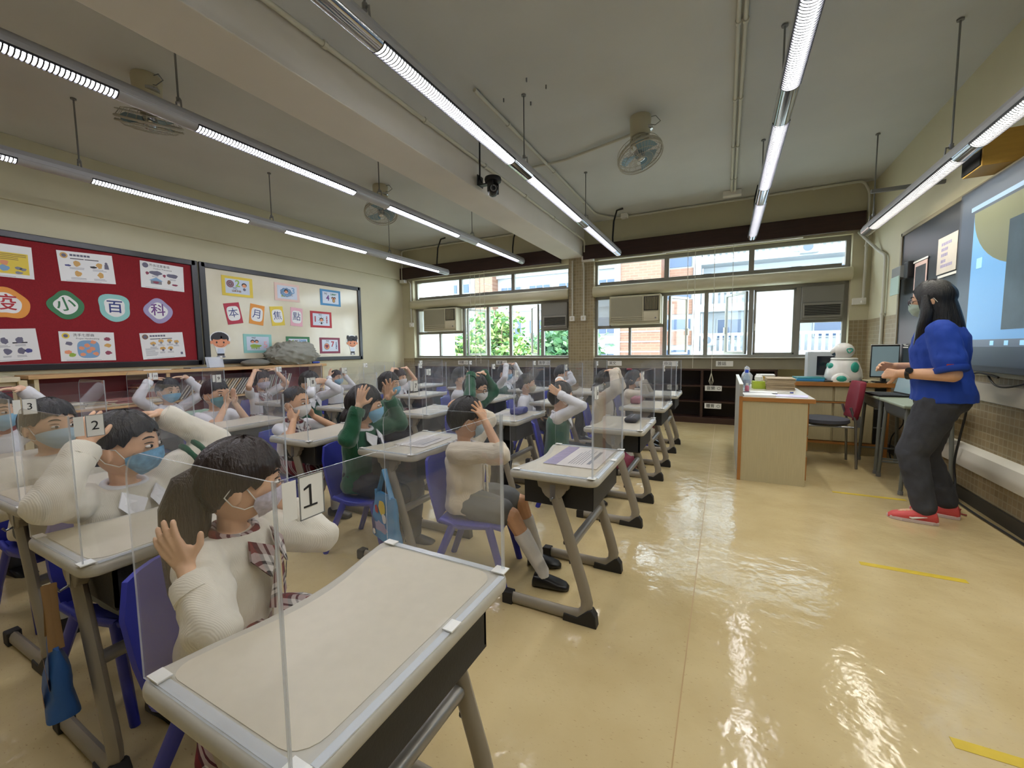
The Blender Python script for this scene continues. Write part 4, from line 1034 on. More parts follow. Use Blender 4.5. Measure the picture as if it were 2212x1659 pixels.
# tray rail, trunking and floor cable on the blackboard wall
rl = tag(MB().bb(XR - .05, XR - .01, -1.2, 4.5, .775, .79).build('wall_rail', M_steel, bevel=.003), 'thin steel rail along the wall below the display', 'rail')
tk = tag(MB().prism([(0, .26), (-.03, .26), (-.07, .28), (-.085, .33), (-.085, .36), (-.07, .41), (-.03, .43), (0, .43)], -1.4, 5.2, Matrix(((1, 0, 0), (0, 0, 1), (0, 1, 0)))).build('cable_trunking', mat('trunk_white', (206, 202, 190), .5), smooth=45), 'wide rounded cream trunking low along the blackboard wall', 'trunking')
tk.location = (XR - .0135, 0, 0)
tag(MB().bb(XR - .13, XR - .05, -1.2, 4.4, .78, .90).build('wall_ledge', mat('ledge_grey', (176, 170, 154), .6)), 'pale ledge panel along the wall directly below the display', 'ledge').location = (.075, 0, 0)
def cable(pts, r, m, label, g=None):
    P = [Vector(p) for p in pts]; Q = []
    for i in range(len(P) - 1):
        a = P[max(i - 1, 0)]; b = P[i]; c = P[i + 1]; d = P[min(i + 2, len(P) - 1)]
        for k in range(6):
            t = k / 6; Q.append(.5 * ((2 * b) + (c - a) * t + (2 * a - 5 * b + 4 * c - d) * t * t + (3 * b - a - 3 * c + d) * t ** 3))
    Q.append(P[-1])
    return tag(MB().tube(Q, r, 6, caps=True).build('cable', m, smooth=60), label, 'cable', g)
cable([(1.59, 3.85, .95), (1.57, 4.06, .97), (1.55, 4.13, .9), (1.555, 4.12, .7), (1.54, 4.14, .5), (1.525, 4.15, .3), (1.52, 4.1, .12), (1.45, 4.04, .02)], .007, M_black, 'black cable hanging from the display down to the floor')
cable([(1.6, 5.45, .5), (1.6, 5.43, .38), (1.53, 5.45, .25), (1.52, 5.46, .1), (1.53, 5.44, .015)], .006, M_black, 'black power lead hanging behind the student desk')
cable([(1.6, 3.5, .95), (1.58, 3.7, .9), (1.58, 3.85, .9), (1.6, 4.0, .96)], .006, M_black, 'black cable looped under the display edge')
cable([(1.57, 5.2, .01), (1.58, 4.6, .01), (1.56, 4.0, .01), (1.58, 3.2, .01), (1.58, 2.0, .01)], .008, M_black, 'long dark cable lying along the skirting')
cable([(1.47, 4.02, .008), (1.5, 3.95, .02), (1.46, 3.9, .01), (1.5, 3.86, .008)], .006, mat('red_cable', (150, 60, 50), .5), 'small red cable end on the floor behind the shoes')
# floor tape
for x0, x1, y, lb in ((.68, 1.1, 2.775, 'yellow floor tape strip between the two other strips'), (.8, 1.25, 4.08, 'yellow floor tape strip behind the teacher'), (.63, 1.05, 1.6, 'yellow floor tape strip set well away from the teacher desk')):
    o = tag(MB().bb(-(x1 - x0) / 2, (x1 - x0) / 2, -.02, .02, .0004, .0012).build('floor_tape', mat('yellow_tape', (206, 178, 50), .5, var=.1)), lb, 'tape', 'yellow floor tape strips'); o.location = ((x0 + x1) / 2, y, 0)
# ------------------------------------------------------------------ pupil desks, chairs and clear screens
XF = [-.44, -1.33, -2.13, -3.1, -3.95]          # front edge of each column of desks
YN = [.33, 1.6, 2.69, 3.76, 4.83]               # near side of each row of desks
WHO = {(0, 0): 'person with long hair and plaid collar', (1, 0): 'person in white cardigan with blue camouflage mask', (2, 0): 'person in white cardigan, hands in lap', (3, 0): 'person in white shirt beside the side cupboard',
       (0, 1): 'person in grey shorts and cream cardigan', (1, 1): 'person in green sweater with raised hands', (2, 1): 'person in plaid skirt with hands at the neck', (3, 1): 'person with palms together before the face', (4, 1): 'person in white shirt with green tie',
       (0, 2): 'person in green vest with one arm over the head', (1, 2): 'person in green sweater with black glasses', (2, 2): 'person in green sweater behind the raised hands', (3, 2): 'person in green vest covering the eyes', (4, 2): 'person with plaid collar and bob by the shelf',
       (0, 3): 'person in cream cardigan with hands on the crown', (1, 3): 'person in white shirt with patterned mask in profile', (2, 3): 'person in white shirt with hand on the face', (3, 3): 'person in white blouse with plaid tie', (4, 3): 'person in white shirt by the cream board',
       (0, 4): 'person in cream cardigan with red hair tie', (1, 4): 'person in white shirt by the tiled pillar', (2, 4): 'person in green vest by the dark bookcase'}
M_rim = mat('desk_rim', (184, 180, 168), .42, var=.03, vscale=60)
M_inlay = mat('desk_inlay', (200, 192, 173), .36, var=.03, vscale=40, bump=.02, bscale=200)
M_leg = mat('desk_leg', (150, 142, 128), .45, metal=.15)
M_tray = mat('desk_tray', (38, 38, 40), .6, bump=.1, bscale=150)
M_foot = mat('desk_foot', (36, 34, 32), .6)
def desk_outline(ix):
    hx, hy, r = .2 - ix, .285 - ix, .045
    P = arc(hx - r, hy - r, r, 0, PI / 2, 5) + arc(-hx + r * .7, hy - r * .7, r * .7, PI / 2, PI, 4)
    n = 10
    for k in range(1, n): 
        y = (hy - .06) * (1 - 2 * k / n); P.append((-hx + .042 * (math.cos(y / (hy - .06) * PI / 2)), y))
    P += arc(-hx + r * .7, -hy + r * .7, r * .7, PI, PI * 1.5, 4) + arc(hx - r, -hy + r, r, PI * 1.5, PI * 2, 5)
    return P
MXZ = Matrix(((1, 0, 0), (0, 0, 1), (0, 1, 0)))      # prism polygon (x,z), extruded along y
def make_desk():
    r = empty('school_desk')
    MB().prism(desk_outline(0), .607, .64).build('desktop', M_rim, r, smooth=50, bevel=.011, seg=3)
    MB().prism(desk_outline(.032), .639, .6412).build('inlay', M_inlay, r)
    t = MB(); t.bb(-.15, .165, -.215, .215, .485, .492); t.bb(.155, .165, -.215, .215, .492, .606); t.bb(-.15, .165, -.215, -.207, .492, .606); t.bb(-.15, .165, .207, .215, .492, .606); t.bb(-.15, -.142, -.215, .215, .492, .52)
    t.build('book_tray', M_tray, r)
    for s in (-1, 1):
        y = s * .24
        a = MB(); a.prism([(-.075, .607), (.075, .607), (.068, .575)] + arc(0, .58, .055, -.2, -PI + .2, 8) + [(-.068, .575)], y - .014, y + .014, MXZ); a.build('bracket', M_leg, r, bevel=.003)
        leg = MB()
        pts = [(.0, y, .56), (.05, y, .42), (.13, y, .17), (.148, y, .10), (.145, y, .06), (.12, y, .036), (.07, y, .028), (-.22, y, .028)]
        leg.tube(pts, .027, 10, flat=(1, .62)); lg = leg.build('leg', M_leg, r, smooth=50)
        MB().prism([(.195, .0), (.19, .05), (.172, .075), (.155, .07), (.11, .03), (.05, .035), (.045, 0)], y - .021, y + .021, MXZ).build('front_foot', M_foot, r, bevel=.004)
        MB().prism([(-.20, .0), (-.20, .056), (-.245, .056), (-.25, .045), (-.25, .0)], y - .021, y + .021, MXZ).build('rear_foot', M_foot, r, bevel=.004)
        for z in (.345, .265):
            x = .05 + (.42 - z) / .25 * .08
            MB().cyl((x - .028, y, z - .006), (x - .022, y, z - .005), .009, n=8).build('adjust_hole', M_black, lg)
        h = MB(); h.bb(-.012, .012, y + s * .014, y + s * .017, .53, .59); h.tube([(0, y + s * .016, .535), (0, y + s * .035, .528), (0, y + s * .042, .54)], .004, 6); h.build('hook', M_steel, r)
    MB().cyl((.075, -.24, .33), (.075, .24, .33), .019, n=12).build('crossbar', mat('desk_bar', (150, 146, 140), .35, metal=.4), r, smooth=40)
    return r
def make_screen():
    r = empty('desk_screen')
    z0, z1 = .6416, 1.02
    def panel(poly, a, b, M, nm):
        p = MB(); p.prism(poly, a, b, M); p.m = [0, 0] + [1] * (len(p.f) - 2); return p.build(nm, [M_acryl, M_acryledge], r)
    MYZ = Matrix(((0, 0, 1), (1, 0, 0), (0, 1, 0)))
    panel([(-.274, z0), (.274, z0), (.274, z1), (-.274, z1)], .182, .1845, MYZ, 'front_panel')
    for s in (-1, 1):
        P = [(-.19, z0), (.18, z0), (.18, z1)] + arc(-.19 + .05, z1 - .05, .05, PI / 2, PI, 6)
        panel(P, s * .2755 - .00125, s * .2755 + .00125, MXZ, 'side_panel')
        j = MB(); j.bb(.175, .1815, s * .2735 - .0006, s * .2735 + .0006, z0, z1); j.build('joint_strip', M_acryledge, r)
        MB().bb(-.18, .16, s * .266 - .008, s * .266 + .008, z0, z0 + .0015).build('base_flange', M_acryledge, r)
        MB().box((.175, s * .268, z0 + .004), (.034, .03, .0025)).build('tape', M_paper, r)
        MB().box((-.165, s * .264, z0 + .004), (.034, .022, .0025)).build('tape', M_paper, r)
    MB().bb(.183, .197, -.25, .25, z0, z0 + .0015).build('base_flange', M_acryledge, r)
    MB().box((.19, .05, z0 + .004), (.022, .032, .0025)).build('tape', M_paper, r)
    MB().bb(.1847, .1852, -.268, -.250, .968, 1.016).build('blank_card', M_paper, r)
    return r
def make_chair():
    r = empty('school_chair'); m = mat('chair_blue', (46, 52, 160), .42)
    s = MB(); n = 8; rings = []
    for i in range(n + 1):
        x = -.16 + .33 * i / n; z = .33 - .012 * math.sin(PI * i / n) - (.02 * ((i - n + 2) / 2) ** 2 if i > n - 2 else 0)
        w = .165 - .02 * abs(i / n - .5)
        rings.append([Vector((x, w, z)), Vector((x, -w, z)), Vector((x, -w, z - .018)), Vector((x, w, z - .018))])
    s.loft(rings); s.build('seat', m, r, smooth=50, bevel=.005)
    b = MB(); rings = []
    for j in range(9):
        t = j / 8; z = .315 + .30 * t; x = -.165 - .07 * t; w = .155 - .02 * abs(t - .4) - (.03 * (t - .75) * 4 if t > .75 else 0)
        q = [Vector((x - .025 * math.cos(u * PI / 2) + .012, w * u, z)) for u in (-1, -.5, 0, .5, 1)]
        rings.append(q + [v - Vector((.014, 0, 0)) for v in reversed(q)])
    b.loft(rings); b.build('backrest', m, r, smooth=60)
    for s in (-1, 1):
        MB().tube([(.10, s * .15, .315), (.15, s * .165, .15), (.185, s * .172, 0)], [.021, .019, .017], 8, flat=(1, .7)).build('leg', m, r, smooth=50)
        MB().tube([(-.08, s * .15, .315), (-.15, s * .165, .15), (-.205, s * .172, 0)], [.021, .019, .017], 8, flat=(1, .7)).build('leg', m, r, smooth=50)
        MB().tube([(.11, s * .15, .312), (-.05, s * .15, .30), (-.15, s * .15, .33)], .014, 8).build('side_rail', m, r, smooth=50)
    return r
desk0, screen0, chair0 = make_desk(), make_screen(), make_chair()
used = [False, False, False]
def take(k, proto):
    if not used[k]: used[k] = True; return proto
    return copy_tree(proto)
DESK = {}
for j, y in enumerate(YN):
    for i, x in enumerate(XF):
        if (i, j) == (4, 0): continue
        yc = {(0, 0): .287, (1, 0): .40, (2, 0): .47, (3, 0): .5}.get((i, j), y) + .285; xc = {(1, 0): -1.39, (1, 1): -1.37, (4, 2): -4.05}.get((i, j), x) - .2
        who = WHO.get((i, j)) or {(3, 4): 'empty chair next to the corner chair', (4, 4): 'empty chair in the cream board corner'}[(i, j)]
        d = take(0, desk0); d.location = (xc, yc, 0); d.rotation_euler = (0, 0, random.uniform(-.02, .02))
        tag(d, 'grey school desk of the ' + who if 'person' in who else 'grey school desk of the ' + who, 'desk', 'grey school desks in rows')
        s = take(1, screen0); s.location = (xc, yc, 0); s.rotation_euler = d.rotation_euler
        tag(s, 'clear screen on desk of the ' + who, 'screen', 'clear desk screens')
        DESK[(i, j)] = (d, s, xc, yc)
# number cards, each on its own screen
def card(i, j):
    d, s, xc, yc = DESK[(i, j)]
    n = j * 5 + i + 1
    c = MB().bb(.1849, .1856, -.247, -.212, .963, 1.018).build('number_card', M_paper, s)
    b = MB(); 
    for a in ((-.247, -.212, .963, .9644), (-.247, -.212, 1.0166, 1.018), (-.247, -.2456, .963, 1.018), (-.2134, -.212, .963, 1.018)): b.bb(.1856, .1859, *a)
    tag(b.build('card_border', M_grey, c), kind='stuff')
    if n == 1:
        q = MB(); MX = Matrix(((0, 0, 1), (1, 0, 0), (0, 1, 0)))
        q.prism([(-.2415, .9775), (-.2225, .9775), (-.2225, .9798), (-.2302, .9798), (-.2302, 1.0055), (-.2332, 1.0055), (-.2405, 1.002), (-.2405, .9995), (-.2332, 1.0022), (-.2332, .9798), (-.2415, .9798)], .1857, .1862, MX); q.build('lettering', M_ink, c)
    else: put_text(str(n), .032 if n < 10 else .025, M_ink, frame4((.1862, -.2295, .990), (0, 1, 0), (0, 0, 1)), c)
for k in list(DESK): card(*k)

# ------------------------------------------------------------------ things on and under the desks
def on_desk(i, j, x, y): d = DESK[(i, j)]; return (d[2] + x, d[3] + y, .6425)
def worksheet(i, j, x, y, rot, label, w=.21, h=.3, lilac=True):
    o = empty('worksheet', on_desk(i, j, x, y), rot, label, 'worksheet', 'worksheets on desks')
    MB().bb(-w / 2, w / 2, -h / 2, h / 2, 0, .002).build('sheet', mat('sheet_grey', (206, 200, 196), .5), o)
    if lilac: MB().bb(-w / 2, -w / 4, -h / 2, h / 2, .002, .0026).build('plastic_edge', mat('plastic_lilac', (160, 148, 178), .1, bump=.5, bscale=30), o)
    b = MB(); b.bb(w / 4, w / 3.2, -h / 3, h / 3, .0021, .0026)
    tag(b.build('heading', C['grey'], o)); b = MB()
    for k in range(6): b.bb(w / 6 - k * .012, w / 6 - k * .012 + .003, -h / 2.6, h / 2.6 - (k % 3) * .03, .0021, .0026)
    tag(b.build('print', C['grey'], o), kind='stuff')
worksheet(0, 1, .03, .05, .0, 'printed worksheet in a glossy plastic sleeve on a desk', .25, .36)
worksheet(1, 1, .02, .02, .05, 'folded grey worksheet on the desk behind the blue tote bag', .2, .28, False)
worksheet(1, 2, -.04, .04, .1, 'grey sheet under the blue lunch pouch', .2, .24, False)
def pouch(i, j, x, y, col, label, d=(.07, .2, .045), rot=0.0, cat='pencil case'):
    o = empty('pencil_case', on_desk(i, j, x, y), rot, label, cat, 'pencil cases on desks')
    MB().box((0, 0, d[2] / 2 + .001), d).build('body', mat('pouch_' + str(col), col, .55, bump=.1, bscale=90), o, smooth=60, bevel=.018, seg=3)
    MB().box((0, 0, d[2] + .001), (.006, d[1] * .8, .004)).build('zip', M_grey, o)
pouch(0, 2, .06, .1, (44, 42, 48), 'dark grey pencil case with a pale zip on a desk', (.09, .22, .035))
pouch(0, 3, -.1, .05, (150, 84, 96), 'dusty pink pencil case on a desk', (.09, .2, .06))
pouch(1, 2, .04, .08, (38, 50, 130), 'royal blue pouch on a grey sheet', (.09, .18, .05))
pouch(1, 3, -.04, .1, (90, 86, 88), 'mid grey pencil case on a desk', (.07, .18, .04))
pouch(4, 1, .0, -.12, (50, 52, 110), 'navy pencil case beside the green tray', (.08, .16, .04))
o = tag(MB().bb(-.12, .12, -.16, .16, 0, .012).build('green_tray', mat('tray_green', (150, 196, 166), .3), bevel=.004), 'translucent green tray on the desk by the shelf', 'tray'); o.location = on_desk(4, 1, .03, .09)
def tote(name, c, w, h, d, col, strap, label, deco, rz=0.0, hs=.215):
    """hangs by its straps from the desk hook; c = bottom centre; local x = width"""
    o = empty(name, c, rz, label, 'bag', 'bags hanging from desk hooks')
    b = MB(); rings = []
    for k in range(7):
        t = k / 6; dd = d * (1 - .75 * t) * (1 + .1 * math.sin(3 * t)); ww = w * (1 - .16 * t)
        rings.append([Vector((ww / 2 * math.copysign(abs(math.cos(a)) ** .35, math.cos(a)), dd / 2 * math.copysign(abs(math.sin(a)) ** .5, math.sin(a)) + .004 * math.sin(9 * t + a * 2), h * t)) for a in [2 * PI * q / 20 for q in range(20)]])
    b.loft(rings); b.build('body', mat('tote_' + str(col), col, .55, var=.08, bump=.3, bscale=14), o, smooth=60)
    for s in (-1, 1):
        z = MB(); z.tube([(-w * .28, s * d * .1, h * .96), (-w * .12, s * d * .06, h + hs * .55), (0, s * .006, h + hs), (w * .12, s * d * .06, h + hs * .55), (w * .28, s * d * .1, h * .96)], .009, 8, flat=(.3, 1)); z.build('handle', strap, o, smooth=60)
    for nm, x, z_, rx, rz_, m in deco:
        q = MB(); disc(q, 0, 0, rx, rz_, 0, 0, 14, seed=len(nm)); g = q.build(nm, m, o); t = z_ / h
        g.matrix_local = frame4((x, -d / 2 * (1 - .75 * t) * 1.06 - .006, z_), (1, 0, 0), (0, -.06, 1))
    return o
d = DESK[(1, 1)]
tote('tote_bag', (d[2] + .02, d[3] - .30, .19), .27, .24, .06, (70, 140, 190), mat('strap_blue', (88, 150, 196), .6), 'light blue tote bag with cartoon prints hanging from a desk hook',
     [('yellow_print', -.0, .17, .035, .045, C['yellow']), ('white_ghost_print', .03, .12, .022, .026, C['white']), ('red_print', -.06, .15, .018, .024, C['red']), ('grey_band_print', .0, .07, .07, .03, C['lilac']), ('navy_print', -.08, .06, .02, .05, C['navy']), ('white_print', -.07, .03, .014, .016, C['white'])], -.35, .13)
d = DESK[(1, 0)]
tote('tote_bag', (d[2] + .02, d[3] - .30, .235), .18, .18, .06, (36, 86, 150), mat('strap_tan', (132, 100, 58), .7), 'dark blue bag with tan handles hanging from a desk hook',
     [('tan_print', .04, .12, .04, .05, C['brown']), ('pale_print', .03, .05, .03, .022, C['tan'])], -.2, .15)
o = lumpy('floor_bag', (-.83, 4.02, .0), (.12, .15, .11), mat('pink_bag', (156, 70, 96), .6, bump=.2, bscale=20), 'dusty pink bag lying under a desk near the teacher desk', 'bag', 9, .06, .2)

# ------------------------------------------------------------------ teacher desk and counter
M_lam = mat('pale_laminate', (196, 184, 146), .45, var=.06, vscale=6, stretch=(30, 30, 1))
M_oak = mat('oak_edge', (176, 120, 62), .4, var=.1, vscale=5)
td = empty('teacher_desk', (.38, 4.82, 0), 0, 'pale laminate teacher desk with oak edges', 'desk')
X0, X1, Y0, Y1 = -.25, .24, -.70, .70
MB().bb(X0 + .02, X1 - .0, Y0, Y0 + .02, 0, .70).build('end_panel', M_lam, td)
MB().bb(X0 - .005, X0 + .02, Y0 - .002, Y1, .0, .84).build('modesty_panel', mat('panel_grey', (168, 166, 156), .5), td)
MB().bb(X0 - .006, X0 + .021, Y0 - .006, Y0 + .0, 0, .74).build('edge_strip', M_oak, td); MB().bb(X0 - .008, X0 + .022, Y0 - .006, Y1, .84, .848).build('panel_cap', M_white, td)
MB().bb(X0 + .02, X1 + .05, Y0 - .01, Y1, .70, .735).build('edge_band', M_oak, td, bevel=.003); MB().bb(X0 + .022, X1 + .045, Y0 - .005, Y1, .735, .738).build('top', mat('desk_top_white', (214, 210, 200), .3), td)
MB().bb(X0 + .02, X1 - .01, Y1 - .02, Y1, 0, .70).build('end_panel', M_lam, td)
for k, z in enumerate((.25, .42, .55)): MB().bb(X1 - .02, X1 + .012, Y0 + .02, Y0 + .45, z - .12 if k else .05, z + (.16 if k == 2 else .0)).build('drawer', M_oak, td, bevel=.003)
ct = empty('counter_cabinet', (1.1, 5.85, 0), 0, 'low counter cabinet with pale doors under the robot', 'cabinet')
MB().bb(-.42, .45, -.3, .32, .74, .775).build('top', M_lam, ct); MB().bb(-.425, .455, -.312, -.3, .735, .778).build('top_edge', M_oak, ct)
MB().bb(-.4, .42, -.26, .3, .1, .74).build('carcass', M_lam, ct); MB().bb(-.4, .42, -.24, .3, 0, .1).build('plinth', M_lam, ct)
for x in (-.38, -.03): MB().bb(x, x + .33, -.285, -.262, .57, .73).build('drawer', M_lam, ct, bevel=.003); MB().bb(x, x + .33, -.285, -.262, .14, .55).build('door', M_lam, ct, bevel=.003)
MB().bb(-.4, .31, -.288, -.262, .552, .566).build('rail', M_oak, ct); MB().bb(-.4, .42, -.288, -.25, .105, .13).build('rail', M_oak, ct); MB().bb(.40, .43, -.29, .3, 0, .74).build('end_panel', M_oak, ct)
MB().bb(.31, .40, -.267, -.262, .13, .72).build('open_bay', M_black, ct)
for z in (.3, .5): MB().bb(.31, .40, -.275, -.262, z, z + .012).build('shelf', M_grey, ct)
MB().bb(.16, .2, -.292, -.284, .3, .42).build('sticker', M_grey, ct)
# robot
M_rw = mat('robot_white', (224, 222, 216), .18, coat=.3); M_rt = mat('robot_teal', (52, 160, 140), .3)
rb = empty('desk_robot', (1.17, 5.75, .779), 0, 'white egg-shaped robot with teal patches on the counter', 'robot')
MB().bb(-.19, .18, -.17, .17, 0, .012).build('base_tray', M_black, rb, bevel=.005)
b = MB(); rings = []
for z, rx, ry in ((.012, .16, .15), (.05, .172, .16), (.12, .16, .15), (.19, .135, .13), (.235, .115, .11), (.25, .1, .1)): rings.append([Vector((rx * math.cos(a), ry * math.sin(a), z)) for a in [2 * PI * k / 32 for k in range(32)]])
b.loft(rings); b.build('body', M_rw, rb, smooth=60)
MB().tube([Vector((.108 * math.cos(a), .105 * math.sin(a), .243)) for a in [2 * PI * k / 28 for k in range(28)]], .014, 8, closed=True).build('collar', M_rw, rb, smooth=60)
MB().sphere((-.01, 0, .33), (.1, .094, .09), 28, 18).build('head', M_rw, rb, smooth=60)
MB().sphere((-.035, 0, .318), (.083, .07, .06), 24, 14).build('visor', mat('robot_visor', (40, 60, 80), .1), rb, smooth=60)
MB().sphere((-.03, 0, .35), (.105, .07, .05), 24, 14, M=RY(-.35)).build('brow', M_rw, rb, smooth=60)
for s in (-1, 1):
    e = MB(); P = [(-.03, .02), (.035, .025), (.04, .0), (.0, -.035)]; Q = []
    for k in range(4):
        a, c = Vector(P[k]), Vector(P[(k + 1) % 4])
        for t in (.2, .5, .8): w_ = a + (c - a) * t; Q.append((.02 + w_.x * .8, s * (.0925 - .3 * w_.x ** 2 - .12 * abs(w_.y)), .335 + w_.y * .9))
    e.tube(Q, .006, 8, closed=True); e.build('ear_ring', M_rt, rb, smooth=60)
    MB().sphere((.07, s * .13, .155), (.042, .018, .058), 18, 10, M=RZ(s * -.45)).build('arm_patch', M_rt, rb, smooth=60)
    MB().sphere((-.05, s * .145, .02), (.085, .05, .075), 20, 12).build('foot', M_rw, rb, smooth=60); MB().sphere((-.05, s * .178, .03), (.05, .02, .04), 16, 10).build('foot_patch', M_rt, rb, smooth=60)
    MB().sphere((-.125, s * .055, .165), (.02, .036, .036), 16, 10, M=RZ(s * -.5)).build('chest_patch', M_rt, rb, smooth=60)
# computer screens
mn = empty('computer_monitor', (1.0, 6.05, .779), .0, 'white computer monitor with dark screen behind the robot', 'monitor')
MB().bb(-.13, .2, -.09, .1, .02, .32).build('casing', mat('monitor_white', (196, 200, 204), .35), mn, bevel=.006); MB().bb(-.04, .195, -.094, -.089, .05, .27).build('screen', mat('monitor_dark', (34, 36, 42), .15), mn); MB().bb(-.08, .16, -.1, .08, 0, .02).build('foot', M_grey, mn)
ld = empty('flat_monitor', (1.485, 5.64, .0), 0, 'thin flat monitor with bright rim behind the teacher', 'monitor')
MB().box((0, 0, 1.0), (.23, .02, .34)).build('casing', M_black, ld, bevel=.003); MB().box((0, -.0105, 1.0), (.215, .002, .31)).build('screen', mat('monitor_pale', (120, 140, 146), .12, emit=.15), ld); MB().box((0, -.0, 1.174), (.23, .022, .008)).build('rim', M_white, ld)
MB().bb(-.02, .02, -.01, .03, .79, .86).build('neck', M_black, ld); MB().bb(-.08, .06, -.06, .09, .779, .79).build('foot', M_black, ld)
# things on the teacher desk
def tz(x, y): return (x, y, .7385)
o = empty('water_bottle', tz(.20, 4.75), 0, 'clear water bottle with a blue cap on the teacher desk', 'bottle')
MB().lathe([(.03, 0), (.033, .01), (.033, .11), (.03, .13), (.014, .16), (.014, .175)], 18).build('body', mat_clear('bottle_clear', (.82, .9, .96), .08, ior=1.35), o, smooth=40); MB().lathe([(.016, .172), (.016, .2), (.014, .203)], 16).build('cap', mat('cap_blue', (30, 70, 190), .4), o, smooth=40); MB().lathe([(.0335, .05), (.0335, .1)], 18, caps=False).build('label_band', mat('bottle_label', (150, 160, 176), .5), o)
o = empty('sanitiser_bottle', tz(.2, 4.6), 0, 'small pink capped bottle on the teacher desk', 'bottle'); MB().lathe([(.016, 0), (.018, .01), (.018, .05), (.01, .06)], 14).build('body', mat('pink_bottle', (206, 120, 140), .4), o, smooth=40); MB().lathe([(.011, .058), (.011, .08)], 12).build('cap', M_white, o, smooth=40)
o = empty('tissue_box', tz(.32, 4.98), .1, 'lime green tissue box with tissue poking out', 'tissue box'); MB().bb(-.055, .055, -.06, .06, 0, .075).build('box', mat('tissue_lime', (176, 196, 60), .5), o, bevel=.002)
def crumple(nm, c, r, m, seed, parent=None):
    rr = random.Random(seed); b = MB(); nu, nv = 14, 8; vs = []
    for j in range(nv + 1):
        th = PI * j / nv
        for i in range(nu):
            q = rr.uniform(.72, 1.1); vs.append((c[0] + r[0] * math.sin(th) * math.cos(2 * PI * i / nu) * q, c[1] + r[1] * math.sin(th) * math.sin(2 * PI * i / nu) * q, c[2] + r[2] * (math.cos(th) * q)))
    b.add(vs, [(j * nu + i, (j + 1) * nu + i, (j + 1) * nu + (i + 1) % nu, j * nu + (i + 1) % nu) for j in range(nv) for i in range(nu)]); return b.build(nm, m, parent, smooth=25)
crumple('tissue', (0, 0, .1), (.04, .05, .05), M_paper, 3, o)
o = empty('plastic_bag', tz(.22, 5.2), 0, 'crumpled translucent plastic bag on the teacher desk', 'bag'); crumple('bag_body', (0, 0, .085), (.06, .1, .085), mat_clear('bag_film', (.9, .93, .96), .45, (.9, .93, .97), 1.3, .2), 6, o); crumple('bag_knot', (0, 0, .18), (.03, .04, .04), MATS['bag_film'], 8, o)
o = empty('food_box', tz(.40, 5.28), 0, 'yellow plastic box with a white lid on the teacher desk', 'box'); MB().bb(-.08, .08, -.06, .06, 0, .11).build('body', mat('box_yellow', (206, 166, 70), .4), o, bevel=.004); MB().bb(-.085, .085, -.065, .065, .11, .13).build('lid', M_white, o, bevel=.004)
rnd = random.Random(11); z = .739
for k in range(14):
    t = .0075; o = tag(MB().box((0, 0, 0), (.24, .3, t)).build('exercise_book', mat('kraft', (180, 160, 128), .7, var=.06), bevel=.001), 'kraft covered exercise book in the thick pile by the tissue box', 'book', 'exercise book pile'); o.location = (.50 + rnd.uniform(-.006, .006), 5.0 + rnd.uniform(-.008, .008), z + t / 2); o.rotation_euler = (0, 0, rnd.uniform(-.03, .03)); z += t + .0006
for k, (x, y, w_, h_, rz, c, lb) in enumerate(((.27, 4.26, .24, .2, .1, M_paper, 'thick white booklet at the teacher desk front edge'), (.52, 4.28, .24, .18, -.15, mat('lilac_paper', (206, 200, 226), .5), 'lilac edged papers overhanging the teacher desk front'), (.3, 4.5, .26, .16, .05, mat('dark_sheet', (70, 72, 90), .5), 'dark magazine under a white sheet on the teacher desk'), (.33, 4.52, .22, .15, -.1, M_paper, 'white sheet on a dark magazine on the teacher desk'))):
    o = tag(MB().box((0, 0, 0), (w_, h_, .012 if k == 0 else .004)).build('paper_stack', c), lb, 'paper', 'papers on the teacher desk'); o.location = (x, y, .7455 if k == 0 else (.741 if k < 3 else .7455)); o.rotation_euler = (0, 0, rz)
o = empty('pen', (.5, 4.52, .745), .3, 'blue and white pen on the teacher desk', 'pen'); MB().cyl((-.06, 0, 0), (.04, 0, 0), .005, n=8).build('barrel', M_white, o); MB().cyl((.04, 0, 0), (.07, 0, 0), .0055, n=8).build('cap', mat('pen_blue', (40, 60, 150), .4), o)
z = .7785
for k, (c, lb) in enumerate((((40, 110, 160), 'blue folder at the bottom of the counter folder pile'), ((60, 150, 190), 'bright blue folder in the middle of the folder pile'), ((40, 130, 130), 'teal folder on top of the folder pile'))):
    o = tag(MB().box((0, 0, 0), (.26, .3 - .03 * k, .012)).build('folder', mat('folder_%d' % k, c, .4), bevel=.002), lb, 'folder', 'folders on the counter'); o.location = (.86, 5.76 + .02 * k, z + .006); o.rotation_euler = (0, 0, .1 * k - .1); z += .0125
